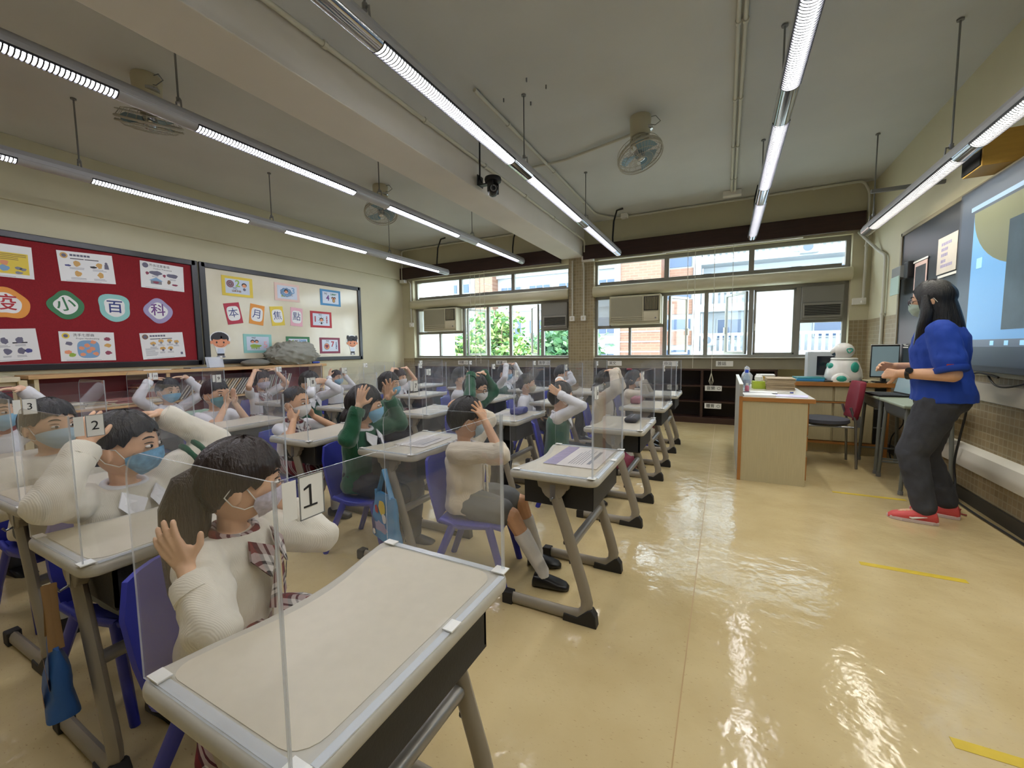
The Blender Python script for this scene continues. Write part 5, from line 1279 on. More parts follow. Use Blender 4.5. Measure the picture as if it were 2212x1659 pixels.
# red office chair
rc = empty('office_chair', (.92, 5.12, 0), PI, 'red backed office chair with grey seat behind the teacher desk', 'chair')
M_redf = mat('chair_red', (128, 30, 48), .8, bump=.1, bscale=200)
b = MB(); rings = []
for k in range(9):
    t = k / 8; z_ = .46 + .36 * t; x = -.17 - .05 * t; w_ = .20 * (1 - .18 * abs(2 * t - 1) ** 2.2) 
    q = [Vector((x - .03 * (1 - u * u), w_ * u, z_)) for u in (-1, -.6, 0, .6, 1)]; rings.append(q + [v - Vector((.045, 0, 0)) for v in reversed(q)])
b.loft(rings); b.build('backrest', M_redf, rc, smooth=60, bevel=.01)
MB().lathe([(.19, 0), (.215, .02), (.21, .05), (.15, .06)], 24, (.02, 0, .4)).build('seat', mat('seat_grey', (70, 72, 80), .8), rc, smooth=50)
for s in (-1, 1):
    MB().tube([(-.16, s * .16, .58), (-.2, s * .17, .45), (-.22, s * .19, .0)], .011, 8).build('leg', M_steel, rc, smooth=50); MB().tube([(.17, s * .16, .39), (.2, s * .19, .0)], .011, 8).build('leg', M_steel, rc, smooth=50); MB().tube([(-.19, s * .165, .39), (.17, s * .16, .39)], .011, 8).build('seat_rail', M_steel, rc, smooth=50)
# two older grey-green pupil desks by the blackboard
M_og = mat('old_desk_green', (150, 160, 140), .4); M_ol = mat('old_desk_leg', (116, 120, 116), .45, metal=.2); M_ot = mat('old_desk_tray', (86, 92, 96), .5)
def old_desk(x, y, label):
    r = empty('old_school_desk', (x, y, 0), 0, label, 'desk', 'older grey-green desks')
    MB().prism([(-.165, -.29), (.165, -.29), (.165, .29), (-.165, .29)], .68, .705).build('desktop', M_og, r, bevel=.008)
    b = MB(); rings = []
    for k in range(9):
        a = PI * k / 8; rings.append([Vector((-.145 * math.cos(a), yy, .675 - .13 * math.sin(a) ** .6)) for yy in (-.24, .24)] + [Vector((-.14 * math.cos(a), yy, .675 - .122 * math.sin(a) ** .6)) for yy in (.24, -.24)])
    b.loft(rings); b.build('book_tray', M_ot, r, smooth=40)
    for sx in (-1, 1):
        for sy in (-1, 1): MB().tube([(sx * .125, sy * .235, .68), (sx * .145, sy * .265, .0)], [.015, .014], 8).build('leg', M_ol, r, smooth=50); MB().cyl((sx * .144, sy * .264, .03), (sx * .145, sy * .265, 0), .018, n=10).build('foot', M_grey, r)
    for sy in (-1, 1): MB().cyl((-.14, sy * .255, .14), (.14, sy * .255, .14), .009, n=8).build('side_bar', M_ol, r)
    MB().cyl((.14, -.25, .16), (.14, .25, .16), .009, n=8).build('cross_bar', M_ol, r)
    return r
old_desk(1.40, 5.1, 'older grey-green desk carrying the laptop, by the counter'); old_desk(1.40, 4.48, 'older grey-green desk behind the teacher')
lp = empty('laptop', (1.35, 5.0, .706), .1, 'black laptop on the older grey-green desk', 'laptop')
MB().bb(-.12, .12, -.17, .17, 0, .016).build('base', M_black, lp, bevel=.003); MB().bb(-.09, .05, -.15, .15, .016, .018).build('keyboard', mat('keys', (48, 48, 52), .5, bump=.5, bscale=120), lp)
MB().box((.135, 0, .12), (.01, .34, .22), RY(.2)).build('lid', M_black, lp, bevel=.003); MB().box((.128, 0, .12), (.002, .31, .19), RY(.2)).build('screen', MATS['monitor_pale'], lp)
# ------------------------------------------------------------------ people
from mathutils import noise
M_skin = mat('skin', (224, 180, 148), .5, var=.05, vscale=30, bump=.03, bscale=200)
M_skin2 = mat('skin_warm', (214, 166, 130), .5, var=.05, vscale=30, bump=.03, bscale=200)
M_hair = mat('hair_black', (22, 18, 18), .38, var=.3, vscale=60, bump=.5, bscale=60, stretch=(3, 3, .35))
M_hairb = mat('hair_brown', (40, 28, 24), .36, var=.35, vscale=60, bump=.5, bscale=60, stretch=(3, 3, .35))
M_eyew = mat('eye_white', (220, 214, 208), .3); M_iris = mat('iris', (30, 20, 16), .15); M_brow = mat('eyebrow', (40, 30, 26), .8)
def mat_knit(name, rgb, scale=90.0, axis='Y'):
    if name in MATS: return MATS[name]
    m = mat(name, rgb, .9, sheen=.3, var=.05, vscale=20); nt = m.node_tree; b = nt.nodes['Principled BSDF']
    w = nt.nodes.new('ShaderNodeTexWave'); w.bands_direction = axis; w.inputs['Scale'].default_value = scale; w.inputs['Distortion'].default_value = 2.0; w.inputs['Detail'].default_value = 2
    tc = nt.nodes.new('ShaderNodeTexCoord'); nt.links.new(tc.outputs['Object'], w.inputs['Vector'])
    bp = nt.nodes.new('ShaderNodeBump'); bp.inputs['Strength'].default_value = .22; bp.inputs['Distance'].default_value = .002
    nt.links.new(w.outputs['Fac'], bp.inputs['Height']); nt.links.new(bp.outputs['Normal'], b.inputs['Normal'])
    return m
def mat_plaid(name, s=9.0):
    if name in MATS: return MATS[name]
    m = bpy.data.materials.new(name); m.use_nodes = True; nt = m.node_tree; b = nt.nodes['Principled BSDF']; b.inputs['Roughness'].default_value = .85
    tc = nt.nodes.new('ShaderNodeTexCoord'); sp = nt.nodes.new('ShaderNodeSeparateXYZ'); nt.links.new(tc.outputs['Object'], sp.inputs[0])
    ad = nt.nodes.new('ShaderNodeMath'); ad.operation = 'ADD'; nt.links.new(sp.outputs['X'], ad.inputs[0]); nt.links.new(sp.outputs['Z'], ad.inputs[1])
    outs = []
    for src in (sp.outputs['Y'], ad.outputs[0]):
        mu = nt.nodes.new('ShaderNodeMath'); mu.operation = 'MULTIPLY'; mu.inputs[1].default_value = s * 1.6; nt.links.new(src, mu.inputs[0])
        fr = nt.nodes.new('ShaderNodeMath'); fr.operation = 'FRACT'; nt.links.new(mu.outputs[0], fr.inputs[0])
        r = nt.nodes.new('ShaderNodeValToRGB'); r.color_ramp.interpolation = 'CONSTANT'; e = r.color_ramp.elements
        e[0].position = 0; e[0].color = (*lin((120, 34, 44)), 1); e[1].position = .32; e[1].color = (*lin((36, 30, 48)), 1)
        for p, c in ((.45, (214, 208, 204)), (.6, (40, 34, 52)), (.68, (206, 200, 198)), (.86, (104, 30, 42))): q = e.new(p); q.color = (*lin(c), 1)
        nt.links.new(fr.outputs[0], r.inputs['Fac']); outs.append(r.outputs['Color'])
    mx = nt.nodes.new('ShaderNodeMix'); mx.data_type = 'RGBA'; mx.inputs[0].default_value = .5
    nt.links.new(outs[0], mx.inputs[6]); nt.links.new(outs[1], mx.inputs[7]); nt.links.new(mx.outputs[2], b.inputs['Base Color'])
    MATS[name] = m; return m
M_card = mat_knit('white_knit', (226, 220, 206)); M_cream_k = mat_knit('cream_knit', (216, 204, 184), 60)
M_green_k = mat_knit('green_knit', (22, 84, 56), 70); M_vest = mat_knit('green_vest', (34, 92, 66), 70)
M_shirt = mat('white_cotton', (228, 228, 232), .8, var=.03, bump=.1, bscale=25)
M_shorts = mat('grey_shorts', (104, 106, 106), .8, var=.06, bump=.15, bscale=20); M_dark_t = mat('dark_trousers', (46, 46, 52), .85, bump=.15, bscale=20)
M_plaid = mat_plaid('plaid')
M_sock = mat_knit('white_sock', (216, 212, 206), 120, 'Z'); M_shoe = mat('black_shoe', (20, 19, 20), .35)
MASK = dict(blue=mat('mask_blue', (132, 182, 212), .7), pale=mat('mask_pale', (176, 200, 214), .7), white=mat('mask_white', (224, 222, 222), .7), camo=mat('mask_camo', (122, 170, 206), .75, var=.28, vscale=50), lilac=mat('mask_floral', (206, 200, 216), .7, var=.16, vscale=90), cream=mat('mask_cream', (206, 196, 172), .75, var=.15, vscale=80), teal=mat('mask_teal', (110, 160, 170), .7), mint=mat('mask_mint', (176, 196, 184), .7))

HA, HB, HC = .090, .075, .106          # head half depth, width, height
def head_pt(d, k=0.0):
    d = Vector(d).normalized(); x, y, z = d
    px, py, pz = x * HA, y * HB, z * HC
    if z < 0: py *= 1 - .30 * (-z) ** 1.6; px *= (1 - .10 * (-z) ** 2) if x > 0 else (1 - .42 * (-z) ** 1.4)
    if z > 0: px *= 1 + .04 * z * (x < 0)
    if x < 0: px *= 1.04
    p = Vector((px, py, pz))
    return p + (Vector((px / HA ** 2, py / HB ** 2, pz / HC ** 2)).normalized()) * k
def dirv(az, el):
    a, e = math.radians(az), math.radians(el)
    return Vector((math.cos(e) * math.cos(a), math.cos(e) * math.sin(a), math.sin(e)))
def pw(x, pts):
    for (a, b), (c, d) in zip(pts[:-1], pts[1:]):
        if x <= c: return b + (d - b) * (x - a) / (c - a)
    return pts[-1][1]
def add_head(b):
    nu, nv = 28, 20; vs = [head_pt(dirv(360 * i / nu, 90 - 180 * j / nv)) for j in range(nv + 1) for i in range(nu)]
    b.add(vs, [(j * nu + i, (j + 1) * nu + i, (j + 1) * nu + (i + 1) % nu, j * nu + (i + 1) % nu) for j in range(nv) for i in range(nu)])
    b.capsule((.084, 0, .004), (.095, 0, -.024), .007, .0105, 8); b.capsule((.08, -.009, -.027), (.08, .009, -.027), .011, .011, 8)
    for s in (-1, 1):
        b.sphere((-.006, s * .077, -.012), (.017, .009, .027), 12, 8, M=RZ(s * .35))
        b.capsule((.048, s * .034, -.034), (.056, s * .02, -.045), .022, .022, 8)
        b.capsule((.077, s * .018, .024), (.064, s * .042, .022), .009, .009, 8)
def add_hand(b, W, fd, pn, side, s=1.0, curl=.5, spread=.12, thumb=.9):
    """palm and five bent fingers; fd = finger direction, pn = way the palm faces, side +1 left hand"""
    W = Vector(W); f = Vector(fd).normalized(); n = Vector(pn); n = (n - f * n.dot(f)).normalized()
    t = n.cross(f) * side           # towards the thumb
    P = lambda a, c, e: W + (f * a + t * c + n * e) * s
    for c, L in ((.021, .060), (.008, .063), (-.006, .060), (-.019, .054)): b.capsule(P(.004, c * .55, 0), P(L, c, .002), .0105 * s, .0092 * s, 8)
    b.capsule(P(.012, .016, .006), P(.035, .024, .008), .011 * s, .010 * s, 8)
    for q, (c, k0, L) in enumerate(((.021, .060, .047), (.007, .063, .052), (-.007, .060, .048), (-.020, .054, .038))):
        a = spread * (1.5 - q); p = P(k0, c, .001); d = (f * math.cos(a) + t * math.sin(a)); bend = curl * (.55 + .12 * q)
        r = (.0078, .0078, .0075, .0068)[q]
        for g, part in enumerate((.45, .32, .25)):
            bend_here = bend * (.5, 1.3, 2.0)[g]; dd = d * math.cos(bend_here) + n * math.sin(bend_here)
            e = p + dd * L * part * s; b.capsule(p, e, r * s * (1 - .06 * g), r * s * (.94 - .06 * g), 8); p = e
    p = P(.018, .024, .006); d = (f * .55 + t * thumb + n * .25).normalized()
    e = p + d * .028 * s; b.capsule(p, e, .0095 * s, .0085 * s, 8); d2 = (f * .85 + t * .4 + n * .3).normalized(); b.capsule(e, e + d2 * .022 * s, .0085 * s, .007 * s, 8)
def remesh(b, vox, smooth=2, ratio=1.0, fold=0.0, ffreq=18.0, seed=0):
    """fuse overlapping closed shapes into one continuous skin"""
    me = bpy.data.meshes.new('tmp'); me.from_pydata(b.v, [], b.f)
    o = bpy.data.objects.new('tmp', me)
    m = o.modifiers.new('r', 'REMESH'); m.mode = 'VOXEL'; m.voxel_size = vox
    if smooth: m = o.modifiers.new('s', 'SMOOTH'); m.iterations = smooth; m.factor = .5
    if ratio < 1: m = o.modifiers.new('d', 'DECIMATE'); m.ratio = ratio
    out = bake(o)
    if fold > 0:
        n = len(out.vertices); co = [0.0] * (3 * n); no = [0.0] * (3 * n)
        out.vertices.foreach_get('co', co); out.vertices.foreach_get('normal', no)
        off = Vector((seed * 3.1, seed * 1.7, seed))
        for i in range(0, 3 * n, 3):
            c = Vector(co[i:i + 3]) * ffreq + off; h = fold * (noise.noise(c) + .5 * noise.noise(c * 2.1))
            co[i] += no[i] * h; co[i + 1] += no[i + 1] * h; co[i + 2] += no[i + 2] * h
        out.vertices.foreach_set('co', co); out.update()
    out.polygons.foreach_set('use_smooth', [True] * len(out.polygons))
    return out
def join_mesh(base, extra, mats):
    base.materials.clear()
    for m in mats: base.materials.append(m)
    bm = bmesh.new(); bm.from_mesh(base); bm.from_mesh(extra); bm.to_mesh(base); bm.free()
    base.polygons.foreach_set('use_smooth', [True] * len(base.polygons)); return base
def face_bits(T):
    e = MB()
    for s in (-1, 1):
        c = head_pt(dirv(s * 23, 3)); 
        e.sphere(c + Vector((.001, 0, 0)), (.007, .0132, .0056), 12, 8, 1, RZ(s * .35)); e.sphere(c + Vector((.0062, -s * .001, 0)), (.0030, .0062, .0056), 10, 8, 2, RZ(s * .35))
        e.tube([head_pt(dirv(s * a, 9.5 - .012 * (a - 24) ** 2), .0052) for a in (14, 19, 24, 29, 34)], [.001, .0016, .0018, .0016, .001], 5, 2)
        e.tube([head_pt(dirv(s * a, 19 - .015 * (a - 22) ** 2), .0045) for a in (9, 16, 23, 30, 36)], [.0016, .0028, .003, .0026, .0012], 6, 3)
    e.v = [tuple(T @ Vector(v)) for v in e.v]
    return e.mesh('face', [M_skin, M_eyew, M_iris, M_brow], smooth=60)
def hair_mesh(kind, T, L=.0):
    """hair cap following the skull, with hanging length where the style has it"""
    tabs = dict(short=[(0, 29), (30, 28), (50, 22), (64, 10), (84, 6), (100, 4), (125, -22), (180, -36)], crop=[(0, 44), (30, 42), (55, 32), (68, 16), (84, 8), (104, 2), (125, -18), (180, -32)],
                bob=[(0, 22), (30, 21), (48, 16), (58, 2), (70, -4), (180, -6)], bangs=[(0, 24), (30, 22), (48, 16), (60, 4), (84, 0), (100, -10), (130, -30), (180, -40)], long=[(0, 40), (25, 36), (42, 22), (56, 2), (70, -4), (180, -6)])
    tab = tabs[kind]; n, m_, ext = 48, 14, (7 if L > 0 else 0); rows = []
    thick = .016 if kind != 'crop' else .009
    for j in range(m_ + 1):
        row = []
        for i in range(n):
            az = -180 + 360 * i / n; a = abs(az); e1 = pw(a, tab) + (2.6 * math.sin(i * 1.9 + HC * 7) + 2.0 * math.sin(i * 3.7)) * (1 if a < 120 else .5); el = 90 + (e1 - 90) * j / m_
            k = thick * (1 - .45 * (j / m_) ** 3) + .0026 * math.sin(i * 2.3 + j * .5) + .002 * math.sin(i * 5.1 + j * .3)
            row.append(head_pt(dirv(az, el), k))
        rows.append(row)
    for j in range(1, ext + 1):
        row = []
        for i in range(n):
            az = -180 + 360 * i / n; a = abs(az); w = max(0, min(1, (a - 52) / 22)); p = rows[m_][i].copy(); t = j / ext
            out = Vector((p.x, p.y, 0)); 
            q = p + Vector((0, 0, -L * t * w)) + out * (.14 * math.sin(t * PI * .8)) * w + Vector((-.02 * t * w, 0, 0))
            q += Vector((math.sin(i * 2.3), math.cos(i * 3.1), 0)) * .003 * t * w
            row.append(q)
        rows.append(row)
    last = rows[-1]; rows.append([head_pt(Vector(p), -.004) if abs(-180 + 360 * i / n) < 52 or not ext else p * .9 + Vector((0, 0, -.004)) for i, p in enumerate(last)])
    if ext: rows.append([Vector((p.x * .72, p.y * .72, p.z + .03)) if abs(-180 + 360 * i / n) >= 52 else p for i, p in enumerate(rows[-1])])
    b = MB(); b.loft(rows, caps=False); k = len(b.v); b.v.append(tuple(head_pt((0, 0, 1), thick)))
    b.v = [tuple(T @ Vector(v)) for v in b.v]
    return b
def mask_mesh(T, big=1.0):
    b = MB(); nu, nv = 16, 12; rows = []; rows2 = []
    for j in range(nv + 1):
        t = j / nv; row = []; row2 = []
        for i in range(nu + 1):
            u = -1 + 2 * i / nu
            el_top = -4 + 3 * (1 - u * u) - 9 * u * u; el_bot = -60 + 34 * abs(u) ** 2.2
            az = 66 * u; el = el_top + (el_bot - el_top) * t
            bulge = .0075 + .014 * (1 - u * u) * math.sin(PI * min(1, t * 1.05 + .08)) ** .8 + .0012 * math.cos(t * 22) * (1 - u * u)
            p = head_pt(dirv(az, el), bulge * big); 
            if t > .75: p.x += .006 * (1 - abs(u)) * (t - .75) * 4
            row.append(p); row2.append(p - p.normalized() * .0022)
        rows.append(row); rows2.append(row2)
    b.loft(rows, closed=False, caps=False); b.loft(rows2, closed=False, caps=False)
    loops = MB()
    for s in (-1, 1):
        i = nu if s > 0 else 0
        loops.tube([rows[1][i], head_pt(dirv(s * 80, 2), .003), Vector((-.014, s * .083, .008)), Vector((-.028, s * .08, -.016)), Vector((-.01, s * .078, -.038)), head_pt(dirv(s * 78, -30), .003), rows[nv - 2][i]], .0016, 5)
    for q in (b, loops): q.v = [tuple(T @ Vector(v)) for v in q.v]
    return b, loops
def ring(c, rx, ry, R, n=18): return [Vector(c) + R @ Vector((rx * math.cos(a), ry * math.sin(a), 0)) for a in [2 * PI * k / n for k in range(n)]]
ROBOT = Vector((1.15, 4.7, 0))
def make_shoe(p, R, yaw, name='shoe', m=None, L=.10, parent=None, sole=None):
    b = MB(); rings = []
    for x, w, h, z in ((-.048, .018, .03, 0), (-.04, .027, .055, 0), (-.01, .03, .058, 0), (.03, .032, .048, 0), (.07, .036, .034, 0), (.1, .03, .024, 0), (.115, .015, .012, 0)):
        x *= L / .1; w *= L / .1; h *= L / .1
        rings.append([Vector((x, w * math.copysign(abs(math.cos(a)) ** .7, math.cos(a)), h / 2 + h / 2 * math.copysign(abs(math.sin(a)) ** .6, math.sin(a)))) for a in [2 * PI * k / 14 for k in range(14)]])
    b.loft(rings); M = R @ RZ(yaw)
    b.v = [tuple(Vector(p) + M @ Vector(v)) for v in b.v]
    o = b.build(name, m or M_shoe, parent, smooth=60)
    if sole:
        s = MB(); s.prism([(x * L / .1, y * L / .1) for x, y in ((-.05, -.02), (-.03, -.03), (.03, -.034), (.07, -.038), (.105, -.028), (.12, 0), (.105, .028), (.07, .038), (.03, .034), (-.03, .03), (-.05, .02))], -.004, .012 * L / .1)
        s.v = [tuple(Vector(p) + M @ Vector(v)) for v in s.v]; s.build('sole', sole, o, bevel=.003)
    return o
def seated(key, hx, hy, label, hz=.845, yaw=None, body_yaw=None, pitch=.05, tilt=0.0, lean=.05, hair='short', hairL=0.0, hm=None, arms=None, top='shirt', tm=None, sleeve=.88, bottom='trousers', mask='blue', vox=.0055, collar=None, tie=None, vest=None, legs=None, skin=None, glasses=False, lod=1.0, extra=None):
    """one pupil on a chair. body frame: +x the way the pupil faces, z up, origin on the floor under the hips"""
    ang = math.atan2(ROBOT.y - hy, ROBOT.x - hx) if yaw is None else yaw
    by = ang * .38 if body_yaw is None else body_yaw
    s = max(.93, min(1.06, (hz - .335) / .485))
    r = empty('person', (hx, hy, .335 * (1 - s)), by, label, 'person', 'masked pupils at the desks'); r.scale = (s, s, s)
    sk = skin or M_skin; hm = hm or M_hair
    SZ = .335; P0 = Vector((0, 0, SZ + .085)); R = RY(lean)
    up = lambda x, y, z: P0 + R @ Vector((x, y, z))
    rel = ang - by
    Hc = up(.016, 0, .396); HR = RZ(rel) @ RY(pitch) @ RX(tilt)
    T = HR.to_4x4(); T.translation = Hc
    b = MB(); hd = MB(); add_head(hd); b.add([T @ Vector(v) for v in hd.v], hd.f)
    tors = ((-.085, .072, .10), (-.03, .082, .115), (.05, .072, .104), (.13, .074, .108), (.20, .07, .112), (.245, .05, .095), (.27, .034, .05))
    b.loft([ring(up(0, 0, z), rx, ry, R) for z, rx, ry in tors])
    b.capsule(up(0, 0, .25), Hc + HR @ Vector((-.012, 0, -.06)), .034, .034, 12)
    A = {}
    for sd, nm in ((1, 'L'), (-1, 'R')):
        E, W, fd, pn, cu, spd = arms[nm]; S = up(0, sd * .118, .248 if E[2] > .66 else .225)
        q = lambda v: Hc + RZ(rel * .55) @ (Vector((v[0], v[1] * sd, v[2])) - Vector((.012, 0, .842)))
        E = Vector((E[0], E[1] * sd, E[2])); E = E if E.z < .6 else Hc + RZ(rel * .3) @ (E - Vector((.012, 0, .842)))
        if E.z < .6: E = Vector(E)
        W = q(W) if W[2] > .6 else Vector((W[0], W[1] * sd, W[2]))
        dv = lambda v: RZ(rel * .55) @ Vector((v[0], v[1] * sd, v[2]))
        b.capsule(S, E, .036, .029, 10); b.capsule(E, W, .029, .0195, 10)
        add_hand(b, W, dv(fd), dv(pn), -sd, .98, cu, spd)
        A[nm] = (S, E, W)
    lg = legs or {'L': ((.29, .085, .36), (.27, .09, .065)), 'R': ((.29, -.085, .36), (.25, -.09, .065))}
    J = {}
    for nm, sd in (('L', 1), ('R', -1)):
        K, N = Vector(lg[nm][0]), Vector(lg[nm][1]); H = Vector((.01, sd * .058, SZ + .062))
        b.capsule(H, K, .060, .043, 10); b.capsule(K, N, .042, .027, 10); b.capsule(N + Vector((0, 0, -.03)), N + Vector((.05, 0, -.052)), .02, .012, 8)
        J[nm] = (H, K, N)
    body = remesh(b, vox, 2, .4 * lod if vox < .005 else .5 * lod)
    body = join_mesh(body, face_bits(T), [sk, M_eyew, M_iris, M_brow]); body.name = 'body'
    link('body', body, r)
    # hair, mask
    h = hair_mesh(hair, T, hairL); ho = h.build('hair', hm, r, smooth=70)
    mk, lo = mask_mesh(T); mo = mk.build('face_mask', MASK[mask], r, smooth=60); lo.build('ear_loop', M_white, mo, smooth=60)
    # upper garment
    g = MB(); t_in = .024 if top == 'cardigan' else .018 if top in ('cardigan', 'sweater') else .010
    g.loft([ring(up(0, 0, z), rx + t_in, ry + t_in, R) for z, rx, ry in ((-.075, .085, .112), (-.03, .085, .117)) + tors[2:6] + ((.268, .042, .064),)])
    ra, rb, rc = (.06, .053, .042) if t_in > .02 else (.055, .048, .038) if t_in > .012 else (.047, .041, .034)
    cuffs = []
    for nm in 'LR':
        S, E, W = A[nm]
        if sleeve < 0: g.capsule(S, S + (E - S) * (-sleeve), ra, rb * 1.05, 10); continue
        g.capsule(S, E, ra, rb, 10); c = E + (W - E) * sleeve; g.capsule(E, c, rb, rc, 10); d = (W - E).normalized(); cuffs.append((c, d))
    gm = remesh(g, .0085 if lod >= 1 else .011, 3, .7, .009 if top != 'shirt' else .0055, 14, hash(key) % 17)
    gm.materials.append(tm); link(top, gm, r)
    for c, d in cuffs: MB().tube([c - d * .012, c + d * .016, c + d * .03], [rc + .003, rc + .003, rc - .002], 12).build('cuff', tm, r, smooth=60)
    if vest:
        v = MB(); v.loft([ring(up(0, 0, z), rx + .02, ry + .017, R) for z, rx, ry in ((-.07, .085, .112), (-.03, .085, .117)) + tors[2:5] + ((.235, .055, .085),)])
        vm = remesh(v, .009, 3, .7, .005, 14, 3); vm.materials.append(vest); link('vest', vm, r)
    fx = .078 + (t_in + (.012 if top == 'cardigan' else .006) if not vest else .026)
    fp = lambda y, z, d=0.0: up(math.sqrt(max(0.0, 1 - (y / .13) ** 2)) * (fx + d) - (max(0, z - .19) * .4), y, z)
    if top == 'cardigan':
        pk = MB(); pk.loft([[fp(-.014, z, .002), fp(.014, z, .002), fp(.014, z, .006), fp(-.014, z, .006)] for z in (.17, .13, .09, .05, .01, -.03, -.06)]); pk.build('placket', tm, r, smooth=60)
        for z in (.15, .09, .03, -.03): MB().sphere(fp(0, z, .007), (.003, .007, .007), 10, 6).build('button', M_white, r, smooth=60)
    if collar:
        for sd in (1, -1):
            cl = MB(); cl.add([fp(sd * .004, .232, .012), fp(sd * .05, .262, -.008), fp(sd * .075, .222, .012), fp(sd * .04, .165, .016)], [(0, 1, 2, 3)]); me = cl
            cl.add([fp(sd * .004, .232, .017), fp(sd * .05, .262, -.003), fp(sd * .075, .222, .017), fp(sd * .04, .165, .021)], [(3, 2, 1, 0), (0, 1, 2, 3)][:1]); cl.build('collar', collar, r)
        nb = MB(); nb.tube([up(.048 * math.cos(a) + .004, .055 * math.sin(a), .270 + .008 * math.cos(a) * -1) for a in [2 * PI * k / 16 for k in range(16)]], .011, 8, closed=True); nb.build('neckband', collar, r, smooth=60)
    if tie:
        t = MB(); t.add([fp(-.012, .215, .013), fp(.012, .215, .013), fp(.018, .10, .013), fp(0, .08, .013), fp(-.018, .10, .013)], [(0, 1, 2, 3, 4)]); t.add([fp(-.014, .222, .02), fp(.014, .222, .02), fp(.009, .2, .022), fp(-.009, .2, .022)], [(0, 1, 2, 3)]); t.build('tie', tie, r)
    # lower garment, socks, shoes
    l = MB()
    l.loft([ring(P0 + Vector((0, 0, z)), rx, ry, RY(0)) for z, rx, ry in ((-.084, .075, .105), (-.05, .09, .125), (.0, .094, .126), (.045, .088, .12))])
    bmname, bmat = {'trousers': ('trousers', M_dark_t), 'shorts': ('shorts', M_shorts), 'skirt': ('skirt', M_plaid), 'dark_skirt': ('skirt', M_dark_t)}[bottom]
    for nm in 'LR':
        H, K, N = J[nm]
        if bottom == 'shorts': e = H + (K - H) * .72; l.capsule(H, e, .078, .08, 10)
        elif bottom == 'trousers': l.capsule(H, K, .07, .054, 10); l.capsule(K, N + Vector((0, 0, .01)), .053, .042, 10)
        else:
            if key == 'k00': l.capsule(H + Vector((.05, H.y * .9, -.01)), H + Vector((.06, H.y * 2.0, -.17)), .05, .05, 8); l.capsule(H + Vector((.14, H.y * .7, -.01)), H + Vector((.15, H.y * 1.6, -.16)), .05, .05, 8)
            l.capsule(H, K * .9 + H * .1, .078, .07, 10); l.capsule(K * .9 + H * .1, K * .88 + H * .12 + Vector((.03, 0, -.09)), .068, .06, 10); l.capsule((H + K) / 2 + Vector((.04, 0, 0)), Vector(((K.x + H.x) / 2 + .08, 0, K.z - .02)), .06, .06, 8)
    lm = remesh(l, .010 if lod >= 1 else .013, 3, .7, .006, 15, 5); lm.materials.append(bmat); link(bmname, lm, r)
    for nm in 'LR':
        H, K, N = J[nm]
        if bottom != 'trousers':
            MB().tube([K + (N - K) * .3, K + (N - K) * .34, K + (N - K) * .65, N, N + Vector((0, 0, -.03))], [.040, .043, .038, .031, .03], 12).build('sock', M_sock, r, smooth=60)
        make_shoe((N.x, N.y, 0), RZ(0), 0.0 if nm == 'L' else -.05, 'shoe', M_shoe, .112, r)
    if glasses:
        gl = MB()
        for sd in (1, -1):
            c = head_pt(dirv(sd * 23, 1), .012); gl.tube([T @ (c + Vector((-.012 * abs(math.cos(a)) * (1 if math.cos(a) * sd > 0 else 0), .021 * math.cos(a), .017 * math.sin(a)))) for a in [2 * PI * k / 18 for k in range(18)]], .002, 6, closed=True)
            gl.tube([T @ (c + Vector((-.008, sd * .021, .004))), T @ Vector((0.0, sd * .081, .008))], .0018, 6)
        gl.tube([T @ (head_pt(dirv(12, 3), .013)), T @ (head_pt(dirv(-12, 3), .013))], .0018, 6); gl.build('glasses', M_black, r, smooth=60)
    if extra: extra(r, T, up, fp, A)
    return r
# arm poses: elbow, wrist, finger direction, palm facing, curl, spread (y mirrored per side)
CROWN = ((.07, .255, .80), (.03, .135, .962), (-.25, -.95, .05), (0, -.15, -1), .45, .14)
CROWNF = ((.13, .22, .80), (.09, .115, .955), (-.75, -.6, .12), (-.1, -.1, -1), .45, .16)
SIDE = ((.11, .245, .70), (.03, .128, .885), (-.25, -.3, .95), (0, -1, -.25), .35, .12)
BACK = ((.05, .26, .80), (-.05, .14, .90), (-.75, -.65, .1), (.2, -.8, -.4), .45, .1)
EAR = ((.13, .20, .55), (.05, .155, .715), (-.3, -.05, .95), (-.1, -1, 0), .3, .12)
UPH = ((.03, .235, .70), (.04, .165, .875), (.15, -.05, 1), (.2, -1, 0), .35, .2)
NECK = ((.15, .205, .64), (.075, .095, .735), (-.6, -.15, .75), (-.3, -.9, 0), .6, .05)
PRAY = ((.17, .12, .63), (.165, .034, .775), (-.05, -.05, 1), (0, -1, 0), .12, .06)
EYES = ((.21, .17, .77), (.135, .085, .862), (-.1, -1, .12), (-1, -.1, 0), .25, .04)
LAP = ((.02, .19, .50), (.17, .10, .48), (.8, -.4, -.2), (0, -.3, -1), .4, .1)
FACE = ((.19, .15, .66), (.125, .065, .82), (-.2, -.35, .9), (-1, -.2, 0), .2, .1)
def both(p): return {'L': p, 'R': p}
def logo(txts):
    def f(r, T, up, fp, A):
        for k, t in enumerate(txts):
            p = fp(.052, .15 - k * .022, .014); put_text(t, .024, M_ink, frame4(p, (-.42, .9, 0), (0, 0, 1)) , r, bold=.0008)
    return f
